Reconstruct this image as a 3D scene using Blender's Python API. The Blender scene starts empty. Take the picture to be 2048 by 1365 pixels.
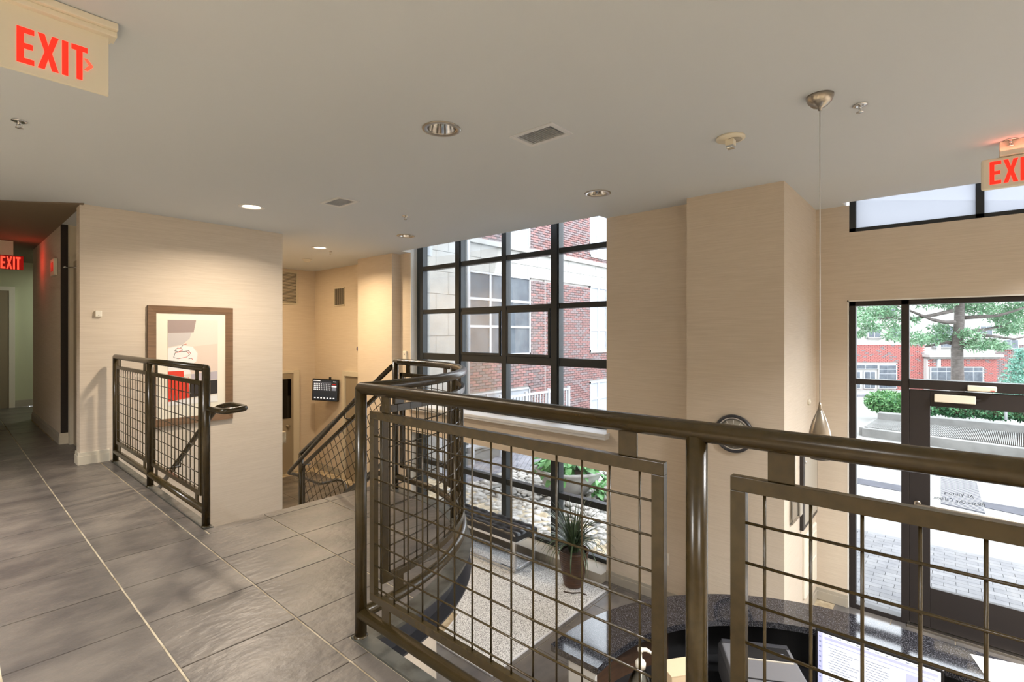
import bpy, bmesh, math, random
from mathutils import Vector, Matrix
random.seed(7)
scn = bpy.context.scene
COL = scn.collection
R = math.radians
# ---------------------------------------------------------------- camera
# survey constants of the view: focal length in px (2048 wide), horizon row, yaw, eye height above the upper floor
F, HY, TH, EYE = 1002.0, 668.5, R(48.85), 1.28
cam = bpy.data.cameras.new('camera'); cam.sensor_width = 36; cam.lens = 36 * F / 2048
cam.shift_y = -(682.5 - HY) / 2048; cam.clip_start = 0.02; cam.clip_end = 300
camo = bpy.data.objects.new('camera', cam); COL.objects.link(camo)
camo.location = (0, 0, EYE); camo.rotation_euler = (R(90), 0, -TH); scn.camera = camo
# ---------------------------------------------------------------- exposure, sky, lights
vs = scn.view_settings
vs.view_transform = 'Standard'; vs.look = 'None'; vs.exposure = 0.3; vs.gamma = 1; vs.use_curve_mapping = False
scn.cycles.max_bounces = 10; scn.cycles.diffuse_bounces = 6; scn.cycles.transparent_max_bounces = 24
scn.cycles.caustics_reflective = False; scn.cycles.caustics_refractive = False
scn.cycles.sample_clamp_indirect = 6
w = bpy.data.worlds.new('overcast'); scn.world = w; w.use_nodes = True
nt = w.node_tree; nt.nodes.clear()
bg = nt.nodes.new('ShaderNodeBackground'); out = nt.nodes.new('ShaderNodeOutputWorld')
tc = nt.nodes.new('ShaderNodeTexCoord'); no = nt.nodes.new('ShaderNodeTexNoise'); cr = nt.nodes.new('ShaderNodeValToRGB')
no.inputs['Scale'].default_value = 2.2; no.inputs['Detail'].default_value = 4
cr.color_ramp.elements[0].color = (.80, .87, .97, 1); cr.color_ramp.elements[1].color = (.97, .98, 1, 1)
nt.links.new(tc.outputs['Generated'], no.inputs['Vector']); nt.links.new(no.outputs['Fac'], cr.inputs['Fac'])
nt.links.new(cr.outputs['Color'], bg.inputs['Color']); nt.links.new(bg.outputs['Background'], out.inputs['Surface'])
bg.inputs['Strength'].default_value = 5.2

def area(name, loc, sx, sy, power, color, rot=(0, 0, 0), shape='RECTANGLE', portal=False, spread=180):
    l = bpy.data.lights.new(name, 'AREA'); l.shape = shape; l.size = sx
    if shape == 'RECTANGLE': l.size_y = sy
    l.energy = power; l.color = color; l.spread = R(spread)
    o = bpy.data.objects.new(name, l); o.location = loc; o.rotation_euler = rot; COL.objects.link(o)
    if portal: l.cycles.is_portal = True
    return o
WARM = (1, .84, .66)
NEUT = (1, .985, .97)
# daylight portals in the window openings
area('window_portal', (5.12, 4.6, .78), 3.9, 4.5, 1, (1, 1, 1), (R(90), 0, R(90)), portal=True)
area('door_portal', (6.1, -.6, .7), 2.9, 4.4, 1, (1, 1, 1), (R(90), 0, R(90)), portal=True)
# unseen fill lights added under the ceiling beside and behind the camera
for i, (x, y, p) in enumerate([(-1.2, 4.6, 86), (-1.2, 1.6, 96), (-.6, -1.6, 96), (2.6, -1.4, 140), (4.6, -1.6, 112)]):
    area('hall_fill', (x, y, 2.53), .35, .35, p, NEUT, shape='DISK', spread=130)
# ================================================================= helpers
def ray(px, py):
    a = (px - 1024) / F; b = (HY - py) / F
    return Vector((a * math.cos(TH) + math.sin(TH), -a * math.sin(TH) + math.cos(TH), b))
def U(px, py, x=None, y=None, z=None, d=None):
    """point of the place seen at a pixel of the survey photo, on a known plane (or at a known depth)"""
    r = ray(px, py)
    t = d if d is not None else ((z - EYE) / r.z if z is not None else (x / r.x if x is not None else y / r.y))
    return Vector((0, 0, EYE)) + r * t
def P(v):
    r = v[0] * math.cos(TH) - v[1] * math.sin(TH); d = v[0] * math.sin(TH) + v[1] * math.cos(TH)
    if d < .05: return (-9999, -9999, d)
    return (1024 + F * r / d, HY - F * (v[2] - EYE) / d, d)

class MB:
    def __init__(s): s.v = []; s.f = []; s.sm = []; s.mi = []
    def add(s, vs, fs, smooth=False, mi=0):
        b = len(s.v); s.v += [tuple(p) for p in vs]
        for f in fs: s.f.append(tuple(b + i for i in f)); s.sm.append(smooth); s.mi.append(mi)
        return s
    def box(s, x0, x1, y0, y1, z0, z1, mi=0):
        vs = [(x, y, z) for z in (z0, z1) for x, y in ((x0, y0), (x1, y0), (x1, y1), (x0, y1))]
        return s.add(vs, [(3, 2, 1, 0), (4, 5, 6, 7), (0, 1, 5, 4), (1, 2, 6, 5), (2, 3, 7, 6), (3, 0, 4, 7)], False, mi)
    def obox(s, c, ax, ay, az, mi=0):
        c, ax, ay, az = map(Vector, (c, ax, ay, az))
        vs = [c + ax * i + ay * j + az * k for k in (-1, 1) for i, j in ((-1, -1), (1, -1), (1, 1), (-1, 1))]
        return s.add(vs, [(3, 2, 1, 0), (4, 5, 6, 7), (0, 1, 5, 4), (1, 2, 6, 5), (2, 3, 7, 6), (3, 0, 4, 7)], False, mi)
    def bar(s, a, b, w, h, up=(0, 0, 1), mi=0):
        a, b, up = Vector(a), Vector(b), Vector(up); d = (b - a)
        side = d.cross(up).normalized(); u = side.cross(d).normalized()
        return s.obox((a + b) / 2, d / 2, side * w / 2, u * h / 2, mi)
    def prism(s, poly, z0, z1, mi=0, smooth=False):
        n = len(poly); vs = [(x, y, z0) for x, y in poly] + [(x, y, z1) for x, y in poly]
        s.add(vs, [tuple(range(n - 1, -1, -1)), tuple(range(n, 2 * n))], False, mi)
        b = len(s.v) - 2 * n
        for i in range(n):
            j = (i + 1) % n; s.f.append((b + i, b + j, b + n + j, b + n + i)); s.sm.append(smooth); s.mi.append(mi)
        return s
    def tube(s, pts, r, n=12, closed=False, caps=True, mi=0):
        pts = [Vector(p) for p in pts]; m = len(pts); rs = r if isinstance(r, (list, tuple)) else [r] * m
        ring = []; T = []
        for i in range(m):
            if closed: t = (pts[(i + 1) % m] - pts[i - 1])
            else: t = pts[min(i + 1, m - 1)] - pts[max(i - 1, 0)]
            T.append(t.normalized())
        up = Vector((0, 0, 1)) if abs(T[0].z) < .9 else Vector((1, 0, 0))
        u = T[0].cross(up).normalized()
        base = len(s.v)
        for i in range(m):
            u = (u - T[i] * u.dot(T[i])).normalized(); v = T[i].cross(u)
            k = 1.0
            if 0 < i < m - 1 or closed:
                a = (pts[i] - pts[i - 1]).normalized(); c = a.dot(T[i]); k = 1 / max(.6, c)
            for j in range(n):
                an = 2 * math.pi * j / n; s.v.append(tuple(pts[i] + (u * math.cos(an) + v * math.sin(an)) * rs[i] * k))
        for i in range(m if closed else m - 1):
            for j in range(n):
                a = base + i * n + j; b = base + i * n + (j + 1) % n; i2 = (i + 1) % m
                c = base + i2 * n + (j + 1) % n; d = base + i2 * n + j
                s.f.append((a, b, c, d)); s.sm.append(True); s.mi.append(mi)
        if caps and not closed:
            s.f.append(tuple(base + j for j in range(n - 1, -1, -1))); s.sm.append(False); s.mi.append(mi)
            s.f.append(tuple(base + (m - 1) * n + j for j in range(n))); s.sm.append(False); s.mi.append(mi)
        return s
    def lathe(s, prof, c=(0, 0, 0), n=32, mi=0, axis='z', cap=True):
        """prof: list of (radius, height) along axis"""
        base = len(s.v); c = Vector(c)
        for r_, h in prof:
            for j in range(n):
                a = 2 * math.pi * j / n; x, y = r_ * math.cos(a), r_ * math.sin(a)
                p = (x, y, h) if axis == 'z' else ((h, x, y) if axis == 'x' else (y, h, x))
                s.v.append(tuple(c + Vector(p)))
        for i in range(len(prof) - 1):
            for j in range(n):
                a = base + i * n + j; b = base + i * n + (j + 1) % n
                s.f.append((a, b, b + n, a + n)); s.sm.append(True); s.mi.append(mi)
        if cap:
            if prof[0][0] > 1e-4: s.f.append(tuple(base + j for j in range(n - 1, -1, -1))); s.sm.append(False); s.mi.append(mi)
            if prof[-1][0] > 1e-4: s.f.append(tuple(base + (len(prof) - 1) * n + j for j in range(n))); s.sm.append(False); s.mi.append(mi)
        return s
    def quad(s, a, b, c, d, mi=0): return s.add([a, b, c, d], [(0, 1, 2, 3)], False, mi)
    def mesh(s, name, mats):
        me = bpy.data.meshes.new(name); me.from_pydata(s.v, [], s.f)
        for m in (mats if isinstance(mats, (list, tuple)) else [mats]): me.materials.append(m)
        me.polygons.foreach_set('use_smooth', s.sm); me.polygons.foreach_set('material_index', s.mi)
        me.update(); return me
    def build(s, name, mats, parent=None, bevel=0, **k):
        o = bpy.data.objects.new(name, s.mesh(name, mats)); COL.objects.link(o)
        if parent is not None: o.parent = parent; o.matrix_parent_inverse = Matrix.Translation(-parent.location)
        if bevel:
            m = o.modifiers.new('edge', 'BEVEL'); m.width = bevel; m.segments = 2; m.limit_method = 'ANGLE'
        for a, b in k.items(): o[a] = b
        return o

def fil(pts, r=.03, n=5):
    pts = [Vector(p) for p in pts]; o = [pts[0]]
    for i in range(1, len(pts) - 1):
        a, b, c = pts[i - 1], pts[i], pts[i + 1]; ra = min(r, (a - b).length * .48); rc_ = min(r, (c - b).length * .48)
        p, q = b + (a - b).normalized() * ra, b + (c - b).normalized() * rc_
        for k in range(n + 1): t = k / n; o.append(p * (1 - t) ** 2 + b * 2 * t * (1 - t) + q * t * t)
    return o + [pts[-1]]
def tag(o, label, cat, group=None, kind=None):
    o['label'] = label; o['category'] = cat
    if group: o['group'] = group
    if kind: o['kind'] = kind
    return o
def thing(name, loc, label, cat, group=None):
    o = bpy.data.objects.new(name, None); o.location = loc; o.empty_display_size = .1; COL.objects.link(o)
    return tag(o, label, cat, group)
def struct(o, label=None):
    o['kind'] = 'structure'
    if label: o['label'] = label
    return o
def place(me, name, loc, parent=None, rot=None, scale=None):
    o = bpy.data.objects.new(name, me); COL.objects.link(o)
    if parent is not None: o.parent = parent; loc = Vector(loc) - parent.location
    o.location = loc
    if rot: o.rotation_euler = rot
    if scale: o.scale = scale
    return o
def copy_thing(src, loc, label, rotz=None):
    def cp(o, par):
        c = o.copy(); COL.objects.link(c); c.parent = par; return c
    kids = {}
    for o in bpy.data.objects:
        if o.parent: kids.setdefault(o.parent.name, []).append(o)
    r = cp(src, None); r.location = loc; r['label'] = label
    if rotz is not None: r.rotation_euler = (0, 0, rotz)
    for ch in kids.get(src.name, []):
        c = cp(ch, r)
        for g in kids.get(ch.name, []): cp(g, c)
    return r

# ================================================================= materials
def srgb(r, g, b):
    f = lambda c: (c / 255 / 12.92) if c / 255 <= .04045 else ((c / 255 + .055) / 1.055) ** 2.4
    return (f(r), f(g), f(b), 1)
def mat(name, col, rough=.5, metal=0, col2=None, scale=8, stretch=(1, 1, 1), bump=0, bscale=None, detail=4, rand=0, spec=.5, emit=0, ramp=(.35, .65), coat=0, mask=None):
    m = bpy.data.materials.new(name); m.use_nodes = True; N = m.node_tree.nodes; L = m.node_tree.links
    b = N['Principled BSDF']; b.inputs['Roughness'].default_value = rough; b.inputs['Metallic'].default_value = metal
    b.inputs['Specular IOR Level'].default_value = spec; b.inputs['Coat Weight'].default_value = coat
    b.inputs['Base Color'].default_value = col
    if emit: b.inputs['Emission Color'].default_value = col; b.inputs['Emission Strength'].default_value = emit
    last = None
    if col2 or bump:
        geo = N.new('ShaderNodeNewGeometry'); mp = N.new('ShaderNodeMapping'); mp.inputs['Scale'].default_value = stretch
        L.new(geo.outputs['Position'], mp.inputs['Vector'])
        nz = N.new('ShaderNodeTexNoise'); nz.inputs['Scale'].default_value = scale; nz.inputs['Detail'].default_value = detail
        L.new(mp.outputs['Vector'], nz.inputs['Vector'])
    if col2:
        rp = N.new('ShaderNodeValToRGB'); rp.color_ramp.elements[0].color = col; rp.color_ramp.elements[1].color = col2
        rp.color_ramp.elements[0].position, rp.color_ramp.elements[1].position = ramp
        L.new(nz.outputs['Fac'], rp.inputs['Fac']); last = rp.outputs['Color']; L.new(last, b.inputs['Base Color'])
    if rand:
        oi = N.new('ShaderNodeObjectInfo'); hs = N.new('ShaderNodeHueSaturation'); mr = N.new('ShaderNodeMapRange')
        mr.inputs['To Min'].default_value = 1 - rand; mr.inputs['To Max'].default_value = 1 + rand
        L.new(oi.outputs['Random'], mr.inputs['Value']); L.new(mr.outputs['Result'], hs.inputs['Value'])
        if last: L.new(last, hs.inputs['Color'])
        else: hs.inputs['Color'].default_value = col
        L.new(hs.outputs['Color'], b.inputs['Base Color'])
    if bump:
        bp = N.new('ShaderNodeBump'); bp.inputs['Strength'].default_value = bump; bp.inputs['Distance'].default_value = .01
        if bscale:
            nz2 = N.new('ShaderNodeTexNoise'); nz2.inputs['Scale'].default_value = bscale; nz2.inputs['Detail'].default_value = 5
            L.new(mp.outputs['Vector'], nz2.inputs['Vector']); L.new(nz2.outputs['Fac'], bp.inputs['Height'])
        else: L.new(nz.outputs['Fac'], bp.inputs['Height'])
        L.new(bp.outputs['Normal'], b.inputs['Normal'])
    return m
def glassmat(name, tint=(1, 1, 1, 1), refl=.5):
    m = bpy.data.materials.new(name); m.use_nodes = True; N = m.node_tree.nodes; L = m.node_tree.links
    N.remove(N['Principled BSDF']); o = N['Material Output']
    t = N.new('ShaderNodeBsdfTransparent'); t.inputs['Color'].default_value = tint
    g = N.new('ShaderNodeBsdfGlossy'); g.inputs['Roughness'].default_value = .02
    fr = N.new('ShaderNodeFresnel'); fr.inputs['IOR'].default_value = 1.45
    mu = N.new('ShaderNodeMath'); mu.operation = 'MULTIPLY'; mu.inputs[1].default_value = refl; L.new(fr.outputs[0], mu.inputs[0])
    mx = N.new('ShaderNodeMixShader'); L.new(mu.outputs[0], mx.inputs[0]); L.new(t.outputs[0], mx.inputs[1]); L.new(g.outputs[0], mx.inputs[2])
    L.new(mx.outputs[0], o.inputs['Surface']); return m

M = {}
M['wall'] = mat('beige_grasscloth', srgb(214, 202, 186), .75, 0, srgb(203, 190, 173), 3.2, (1.2, 1.2, 55), bump=.12, detail=6, ramp=(.3, .7), spec=.25)
M['ceil'] = mat('ceiling_paint', srgb(208, 214, 221), .85, 0, spec=.2)
M['white'] = mat('white_paint', srgb(232, 230, 225), .6, 0, spec=.3)
M['trim'] = mat('cream_trim', srgb(206, 198, 180), .45)
M['greytrim'] = mat('grey_trim', srgb(170, 163, 150), .45)
M['slate'] = mat('slate_tile', srgb(78, 73, 70), .36, 0, srgb(118, 110, 101), 3.4, (1, 1.35, 1), bump=.45, bscale=16, detail=10, rand=.09, ramp=(.30, .74))
M['slate_low'] = mat('polished_slate_tile', srgb(84, 82, 82), .17, 0, srgb(122, 116, 110), 2.3, (1, 1.8, 1), bump=.08, bscale=7, detail=7, rand=.10, ramp=(.32, .7))
M['grout'] = mat('grout', srgb(196, 182, 156), .9, 0, srgb(150, 134, 108), 9)
M['rail'] = mat('bronze_enamel', srgb(52, 42, 21), .27, 0, srgb(60, 49, 26), 30, bump=.03, detail=3, spec=.45)
M['plate'] = mat('scuffed_steel', srgb(104, 103, 96), .4, .45, srgb(70, 68, 60), 14, bump=.06, ramp=(.45, .75))
M['channel'] = mat('charcoal_steel', srgb(66, 66, 70), .35, .3)
M['alu'] = mat('charcoal_aluminium', srgb(52, 56, 58), .38, .3)
M['bronzealu'] = mat('dark_bronze_aluminium', srgb(50, 45, 44), .38, .3)
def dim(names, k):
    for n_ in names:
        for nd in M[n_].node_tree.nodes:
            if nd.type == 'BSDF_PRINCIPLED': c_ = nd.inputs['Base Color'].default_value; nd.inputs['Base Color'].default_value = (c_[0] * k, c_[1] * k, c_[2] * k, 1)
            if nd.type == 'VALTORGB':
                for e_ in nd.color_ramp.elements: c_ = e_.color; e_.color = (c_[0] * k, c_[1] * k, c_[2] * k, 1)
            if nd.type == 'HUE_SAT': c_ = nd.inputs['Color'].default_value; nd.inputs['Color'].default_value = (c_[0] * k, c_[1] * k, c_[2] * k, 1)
M['glass'] = glassmat('window_glass', (.97, .985, .99, 1), .55)
M['clear'] = glassmat('clear_plastic', (.95, .97, .97, 1), 1.8)
M['frost'] = mat('frosted_glass', srgb(235, 240, 245), .6)
M['chrome'] = mat('chrome', srgb(215, 215, 215), .12, 1)
M['nickel'] = mat('brushed_nickel', srgb(178, 170, 158), .28, 1)
M['black'] = mat('black_plastic', srgb(22, 22, 24), .4)
M['dark'] = mat('black_void', srgb(8, 8, 8), .9, spec=.1)
M['mortar'] = mat('pale_mortar', srgb(216, 213, 208), .9)
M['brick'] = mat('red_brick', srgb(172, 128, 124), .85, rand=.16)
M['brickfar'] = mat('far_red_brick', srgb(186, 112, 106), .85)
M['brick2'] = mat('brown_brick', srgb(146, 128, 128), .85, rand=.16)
M['limestone'] = mat('limestone', srgb(208, 207, 202), .85, 0, srgb(196, 195, 190), 4)
M['lobby_mat'] = mat('speckled_entrance_mat', srgb(104, 105, 107), .95, 0, srgb(232, 233, 234), 170, detail=2, ramp=(.38, .56))
M['granite'] = mat('black_granite', srgb(24, 24, 28), .05, 0, srgb(98, 98, 104), 260, detail=2, ramp=(.52, .68), spec=.9)
M['wood'] = mat('brown_veneer', srgb(56, 38, 24), .4, 0, srgb(74, 50, 32), 6, (1, 1, 8))
M['laminate'] = mat('pale_grey_laminate', srgb(190, 190, 188), .35)
M['leather'] = mat('black_leather', srgb(26, 27, 31), .28, bump=.1, bscale=60)
M['pot'] = mat('brown_glazed_clay', srgb(84, 56, 38), .3, 0, srgb(60, 40, 28), 9)
M['grass'] = mat('dracaena_leaf', srgb(54, 74, 50), .4, 0, srgb(92, 108, 84), 12, rand=.35)
M['leaf'] = mat('bright_leaf', srgb(92, 158, 86), .45, 0, srgb(132, 190, 118), 9, rand=.25)
M['leafmid'] = mat('tree_leaf', srgb(96, 146, 104), .5, 0, srgb(150, 192, 150), 3)
M['leafdk'] = mat('hedge_leaf', srgb(38, 100, 62), .5, 0, srgb(96, 160, 104), 5)
M['bark'] = mat('bark', srgb(120, 112, 108), .9, 0, srgb(92, 85, 80), 8, (1, 1, 3), bump=.5)
M['stone'] = mat('river_stone', srgb(158, 155, 150), .8, 0, srgb(196, 192, 186), 6, rand=.25)
M['paver'] = mat('grey_paver', srgb(158, 158, 162), .85, 0, srgb(178, 177, 178), 5, rand=.10)
M['paverdk'] = mat('slate_grey_paver', srgb(112, 112, 120), .85, 0, srgb(134, 134, 140), 5, rand=.12)
M['concrete'] = mat('concrete', srgb(152, 151, 147), .85, 0, srgb(132, 131, 127), 3)
M['paving'] = mat('pale_concrete_paving', srgb(186, 185, 180), .9, 0, srgb(174, 173, 168), 1.5)
M['planter'] = mat('stone_bowl', srgb(170, 168, 165), .8, 0, srgb(152, 150, 147), 5)
M['soil'] = mat('soil', srgb(72, 60, 52), 1)
M['blinds'] = mat('white_blind', srgb(196, 202, 210), .7)
M['farglass'] = mat('grey_window_glass', srgb(92, 100, 110), .35, 0, srgb(118, 126, 134), 2.5, spec=.25)
M['whitemetal'] = mat('white_enamel', srgb(214, 216, 220), .4)
M['cream'] = mat('cream_plastic', srgb(232, 225, 206), .45)
M['ivory'] = mat('ivory_plastic', srgb(230, 226, 214), .4)
M['red'] = mat('lit_red_letters', srgb(255, 36, 20), .5, emit=1.1)
M['redhot'] = mat('lit_coral_letters', srgb(255, 84, 60), .5, emit=.9)
M['redpl'] = mat('red_plastic', srgb(190, 30, 34), .4)
M['lamp'] = mat('lit_lamp_lens', srgb(255, 236, 204), .5, emit=6)
M['frame'] = mat('bronze_frame', srgb(148, 118, 92), .3, .6, srgb(130, 104, 82), 5, (1, 1, 12))
M['matboard'] = mat('cream_matboard', srgb(236, 229, 212), .8)
M['cardboard'] = mat('tan_card', srgb(206, 184, 152), .8)
M['greenwall'] = mat('pale_green_paint', srgb(196, 200, 172), .8)
M['taupe'] = mat('taupe_shade', srgb(128, 114, 96), .8)  # corridor ceiling shade put into the colour
M['brown'] = mat('dark_brown_paint', srgb(34, 26, 20), .6)
M['doorpaint'] = mat('grey_beige_door', srgb(150, 138, 118), .5)
M['screen'] = mat('dark_screen', srgb(44, 52, 62), .2, emit=.25)
M['scrwhite'] = mat('lit_white_pixels', srgb(226, 230, 240), .3, emit=.7)
M['scrlav'] = mat('lit_lavender_pixels', srgb(186, 190, 226), .3, emit=.55)
M['scrgrey'] = mat('lit_grey_pixels', srgb(120, 128, 146), .3, emit=.4)
M['blue'] = mat('navy_plastic', srgb(26, 30, 92), .3)
M['paper'] = mat('paper', srgb(240, 238, 236), .7)
M['printer'] = mat('silver_grey_plastic', srgb(120, 120, 124), .3, .3)
for nm, c in dict(a_taupe=(158, 142, 138), a_grey=(196, 190, 188), a_cream=(222, 214, 202), a_peach=(222, 204, 190), a_red=(222, 62, 38), a_black=(46, 40, 38), a_lav=(184, 176, 184), a_white=(236, 234, 232)).items():
    M[nm] = mat('print_' + nm[2:], srgb(*c), .6)

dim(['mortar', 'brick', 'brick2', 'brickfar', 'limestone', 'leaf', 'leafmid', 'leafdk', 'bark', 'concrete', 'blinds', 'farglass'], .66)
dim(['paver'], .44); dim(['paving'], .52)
M['pavband'] = mat('charcoal_paver', srgb(72, 72, 80), .85, 0, srgb(62, 62, 68), 5)
M['fencewhite'] = mat('fence_enamel', srgb(182, 184, 188), .5)
ZC, ZL = 2.554, -1.43
XE = 4.83         # east wall inner face (window wall)
XD = 5.93         # entrance wall inner face
# ================================================================= setting: ceiling
T = .30
ceiling = MB().box(-3, 4.69, -3, 10, ZC, ZC + T).build('ceiling', M['ceil'])
CANS = [(2.054, 2.376, 0), (3.924, 2.401, 0), (2.061, 5.264, 1), (3.987, 5.31, 0), (3.706, 7.005, 1)]
VENTS = [(2.422, 2.650, 1.80, 2.14), (2.435, 2.660, 4.268, 4.608)]
cut = MB()
for x, y, l in CANS: cut.lathe([(.09, ZC - .02), (.09, ZC + .17)], (x, y, 0), 36)
for x0, x1, y0, y1 in VENTS: cut.box(x0 + .03, x1 - .03, y0 + .03, y1 - .03, ZC - .02, ZC + .12)
cuto = cut.build('cutter', M['dark'])
bm_ = ceiling.modifiers.new('cut', 'BOOLEAN'); bm_.object = cuto; bm_.operation = 'DIFFERENCE'; bm_.solver = 'EXACT'
dg = bpy.context.evaluated_depsgraph_get()
newme = bpy.data.meshes.new_from_object(ceiling.evaluated_get(dg)); ceiling.modifiers.clear(); ceiling.data = newme
rest_ = MB()
for x0, x1, y0, y1 in [(4.69, 5.78, -3, 1.2), (5.78, 6.2, .79, 1.2), (4.69, 5.3, 1.2, 2.84), (4.69, 5.3, 6.36, 10)]: rest_.box(x0, x1, y0, y1, ZC, ZC + T)
bmx = bmesh.new(); bmx.from_mesh(newme); tmp_ = rest_.mesh('tmp', M['ceil']); bmx.from_mesh(tmp_); bmx.to_mesh(newme); bmx.free(); bpy.data.meshes.remove(tmp_)
for p_ in newme.polygons: p_.material_index = 0
bpy.data.objects.remove(cuto)
struct(ceiling, 'off-white painted ceiling')
MB().box(4.69, 5.12, 2.84, 6.36, 2.98, 3.08).box(4.60, 4.69, 2.7, 6.5, ZC + T, 3.08).box(4.692, 5.075, 6.352, 6.46, ZC + .001, 3.08).box(4.692, 5.075, 2.74, 2.848, ZC + .001, 3.08).build('ceiling_light_slot', M['white'], ceiling)
MB().box(5.78, 6.3, -3, .79, 2.98, 3.08).box(5.70, 5.78, -3, .85, ZC + T, 3.08).box(5.782, 6.19, .782, .85, ZC + .001, 3.08).build('ceiling_light_slot', M['white'], ceiling)
# taupe sheet over the back corridor, its colour and slanted edge painting shade
MB().prism([(.93, 6.33), (-2.9, 9.7), (-2.9, 12.3), (3, 12.3), (3, 10.35), (.93, 10.35)], ZC - .012, ZC - .002).build('corridor_shade_sheet', M['taupe'], ceiling)
struct(MB().box(-3, 3.1, 10, 12.4, ZC, ZC + .1).build('ceiling_corridor', M['taupe']), 'ceiling of the far corridor with shade put into its taupe colour')  # same taupe, darkened in place of shade

# ================================================================= setting: walls
def wallbox(name, boxes, m, label):
    b = MB()
    for q in boxes: b.box(*q)
    return struct(b.build(name, m), label)
WIN_Y0, WIN_Y1 = 2.84, 6.36
wallbox('wall_east', [(XE, 5.08, 1.2, WIN_Y0, ZL, ZC + T), (XE, 5.12, WIN_Y0, WIN_Y1, -.235, .155), (XE, 5.12, WIN_Y0, WIN_Y1, ZL, -1.38),
                      (XE + .03, 5.08, WIN_Y1, 6.62, ZL, ZC + T), (4.70, 5.2, 6.62, 7.6, ZL, ZC + T)], M['wall'], 'beige textured wall around the tall window')
wallbox('wall_column', [(4.621, XE, 1.2, 1.86, ZL, ZC)], M['wall'], 'beige wall pier carrying the clock')
wallbox('wall_entrance_return', [(4.62, 6.2, 1.036, 1.3, ZL, ZC + .05)], M['wall'], 'short return wall beside the entrance door')
wallbox('wall_entrance', [(XD, 6.2, .752, 1.05, ZL, ZC), (XD, 6.2, -3, .752, 1.60, 2.285), (XD, 6.2, -3, -2.6, ZL, 3.08)], M['wall'], 'beige wall around the entrance door')
wallbox('wall_lobby_side', [(5.05, 5.2, 7.6, 9.9, ZL, ZC)], M['wall'], 'beige lobby wall carrying the small wall screen')
wallbox('wall_lobby_back', [(2.6, 5.2, 9.75, 9.9, ZL, ZC)], M['wall'], 'beige wall at the back of the lower lobby')
wallbox('wall_picture', [(.905, 2.877, 6.39, 6.56, ZL, ZC)], M['wall'], 'beige textured wall with the framed print')
wallbox('wall_corridor_stub', [(.93, 1.2, 7.77, 10.35, 0, ZC), (1.07, 1.2, 6.56, 7.77, 0, ZC)], M['wall'], 'taupe corridor wall stub behind the picture wall')
wallbox('wall_corridor_back', [(-3, 3.1, 12.3, 12.45, 0, ZC)], M['greenwall'], 'pale green wall at the end of the corridor')
wallbox('wall_west', [(-3.1, -3, -3, 12.4, 0, ZC)], M['wall'], 'wall of the upper hall')
wallbox('wall_south', [(-3.1, 6.2, -3.1, -3, ZL, ZC + T)], M['wall'], 'wall closing the hall')
wallbox('wall_corridor_far_side', [(3, 3.1, 9.9, 12.4, 0, ZC)], M['wall'], 'side wall of the far corridor')
wallbox('wall_stair_side', [(2.877, 3.05, 6.39, 9.75, ZL, ZC)] if False else [(2.5, 2.6, 6.56, 9.9, ZL, ZC)], M['wall'], 'wall behind the picture wall')
wallbox('wall_under_floor', [(1.0, 1.10, -3, 6.39, ZL, -.16)], M['wall'], 'wall below the upper floor edge')
# white jamb of the tall window
struct(MB().box(XE + .031, 5.03, WIN_Y1 - .012, WIN_Y1 + .0, -1.3, 2.98).build('trim_1', M['white']), 'white reveal of the tall window')
# baseboards (board + cap moulding)
def base(name, a, b, z, nrm, m=M['greytrim'], h=.12):
    a = Vector((*a, z)); b = Vector((*b, z)); n = Vector((*nrm, 0)); d = (b - a).normalized()
    q = MB()
    q.obox((a + b) / 2 + n * .009 + Vector((0, 0, h * .36)), (b - a) / 2, n * .009, Vector((0, 0, h * .36)))
    q.obox((a + b) / 2 + n * .006 + Vector((0, 0, h * .86)), (b - a) / 2, n * .006, Vector((0, 0, h * .14)))
    return struct(q.build(name, m, bevel=.002), None)
base('baseboard_picture', (.89, 6.39), (1.135, 6.39), 0, (0, -1), M['trim'])
base('baseboard_picture_end', (.905, 6.38), (.905, 6.56), 0, (-1, 0), M['trim'])
base('baseboard_corridor', (.93, 7.76), (.93, 10.35), 0, (-1, 0))
base('baseboard_stub', (.92, 7.77), (1.0, 7.77), 0, (0, -1), M['trim'], .13)
base('baseboard_back', (.87, 12.3), (3, 12.3), 0, (0, -1))
base('baseboard_east', (XE, 1.86), (XE, WIN_Y0), ZL, (-1, 0))
base('baseboard_column', (4.62, 1.04), (4.62, 1.86), ZL, (-1, 0))
base('baseboard_return', (4.62, 1.04), (XD, 1.04), ZL, (0, -1))
base('baseboard_entrance', (XD, .76), (XD, 1.04), ZL, (-1, 0))
base('baseboard_lobby', (5.05, 7.6), (5.05, 9.75), ZL, (-1, 0))
base('baseboard_picture_low', (2.877, 6.40), (2.877, 6.56), ZL, (1, 0), M['trim'])
base('baseboard_picture_foot', (1.2, 6.39), (2.88, 6.39), ZL, (0, -1), M['trim'])

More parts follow.
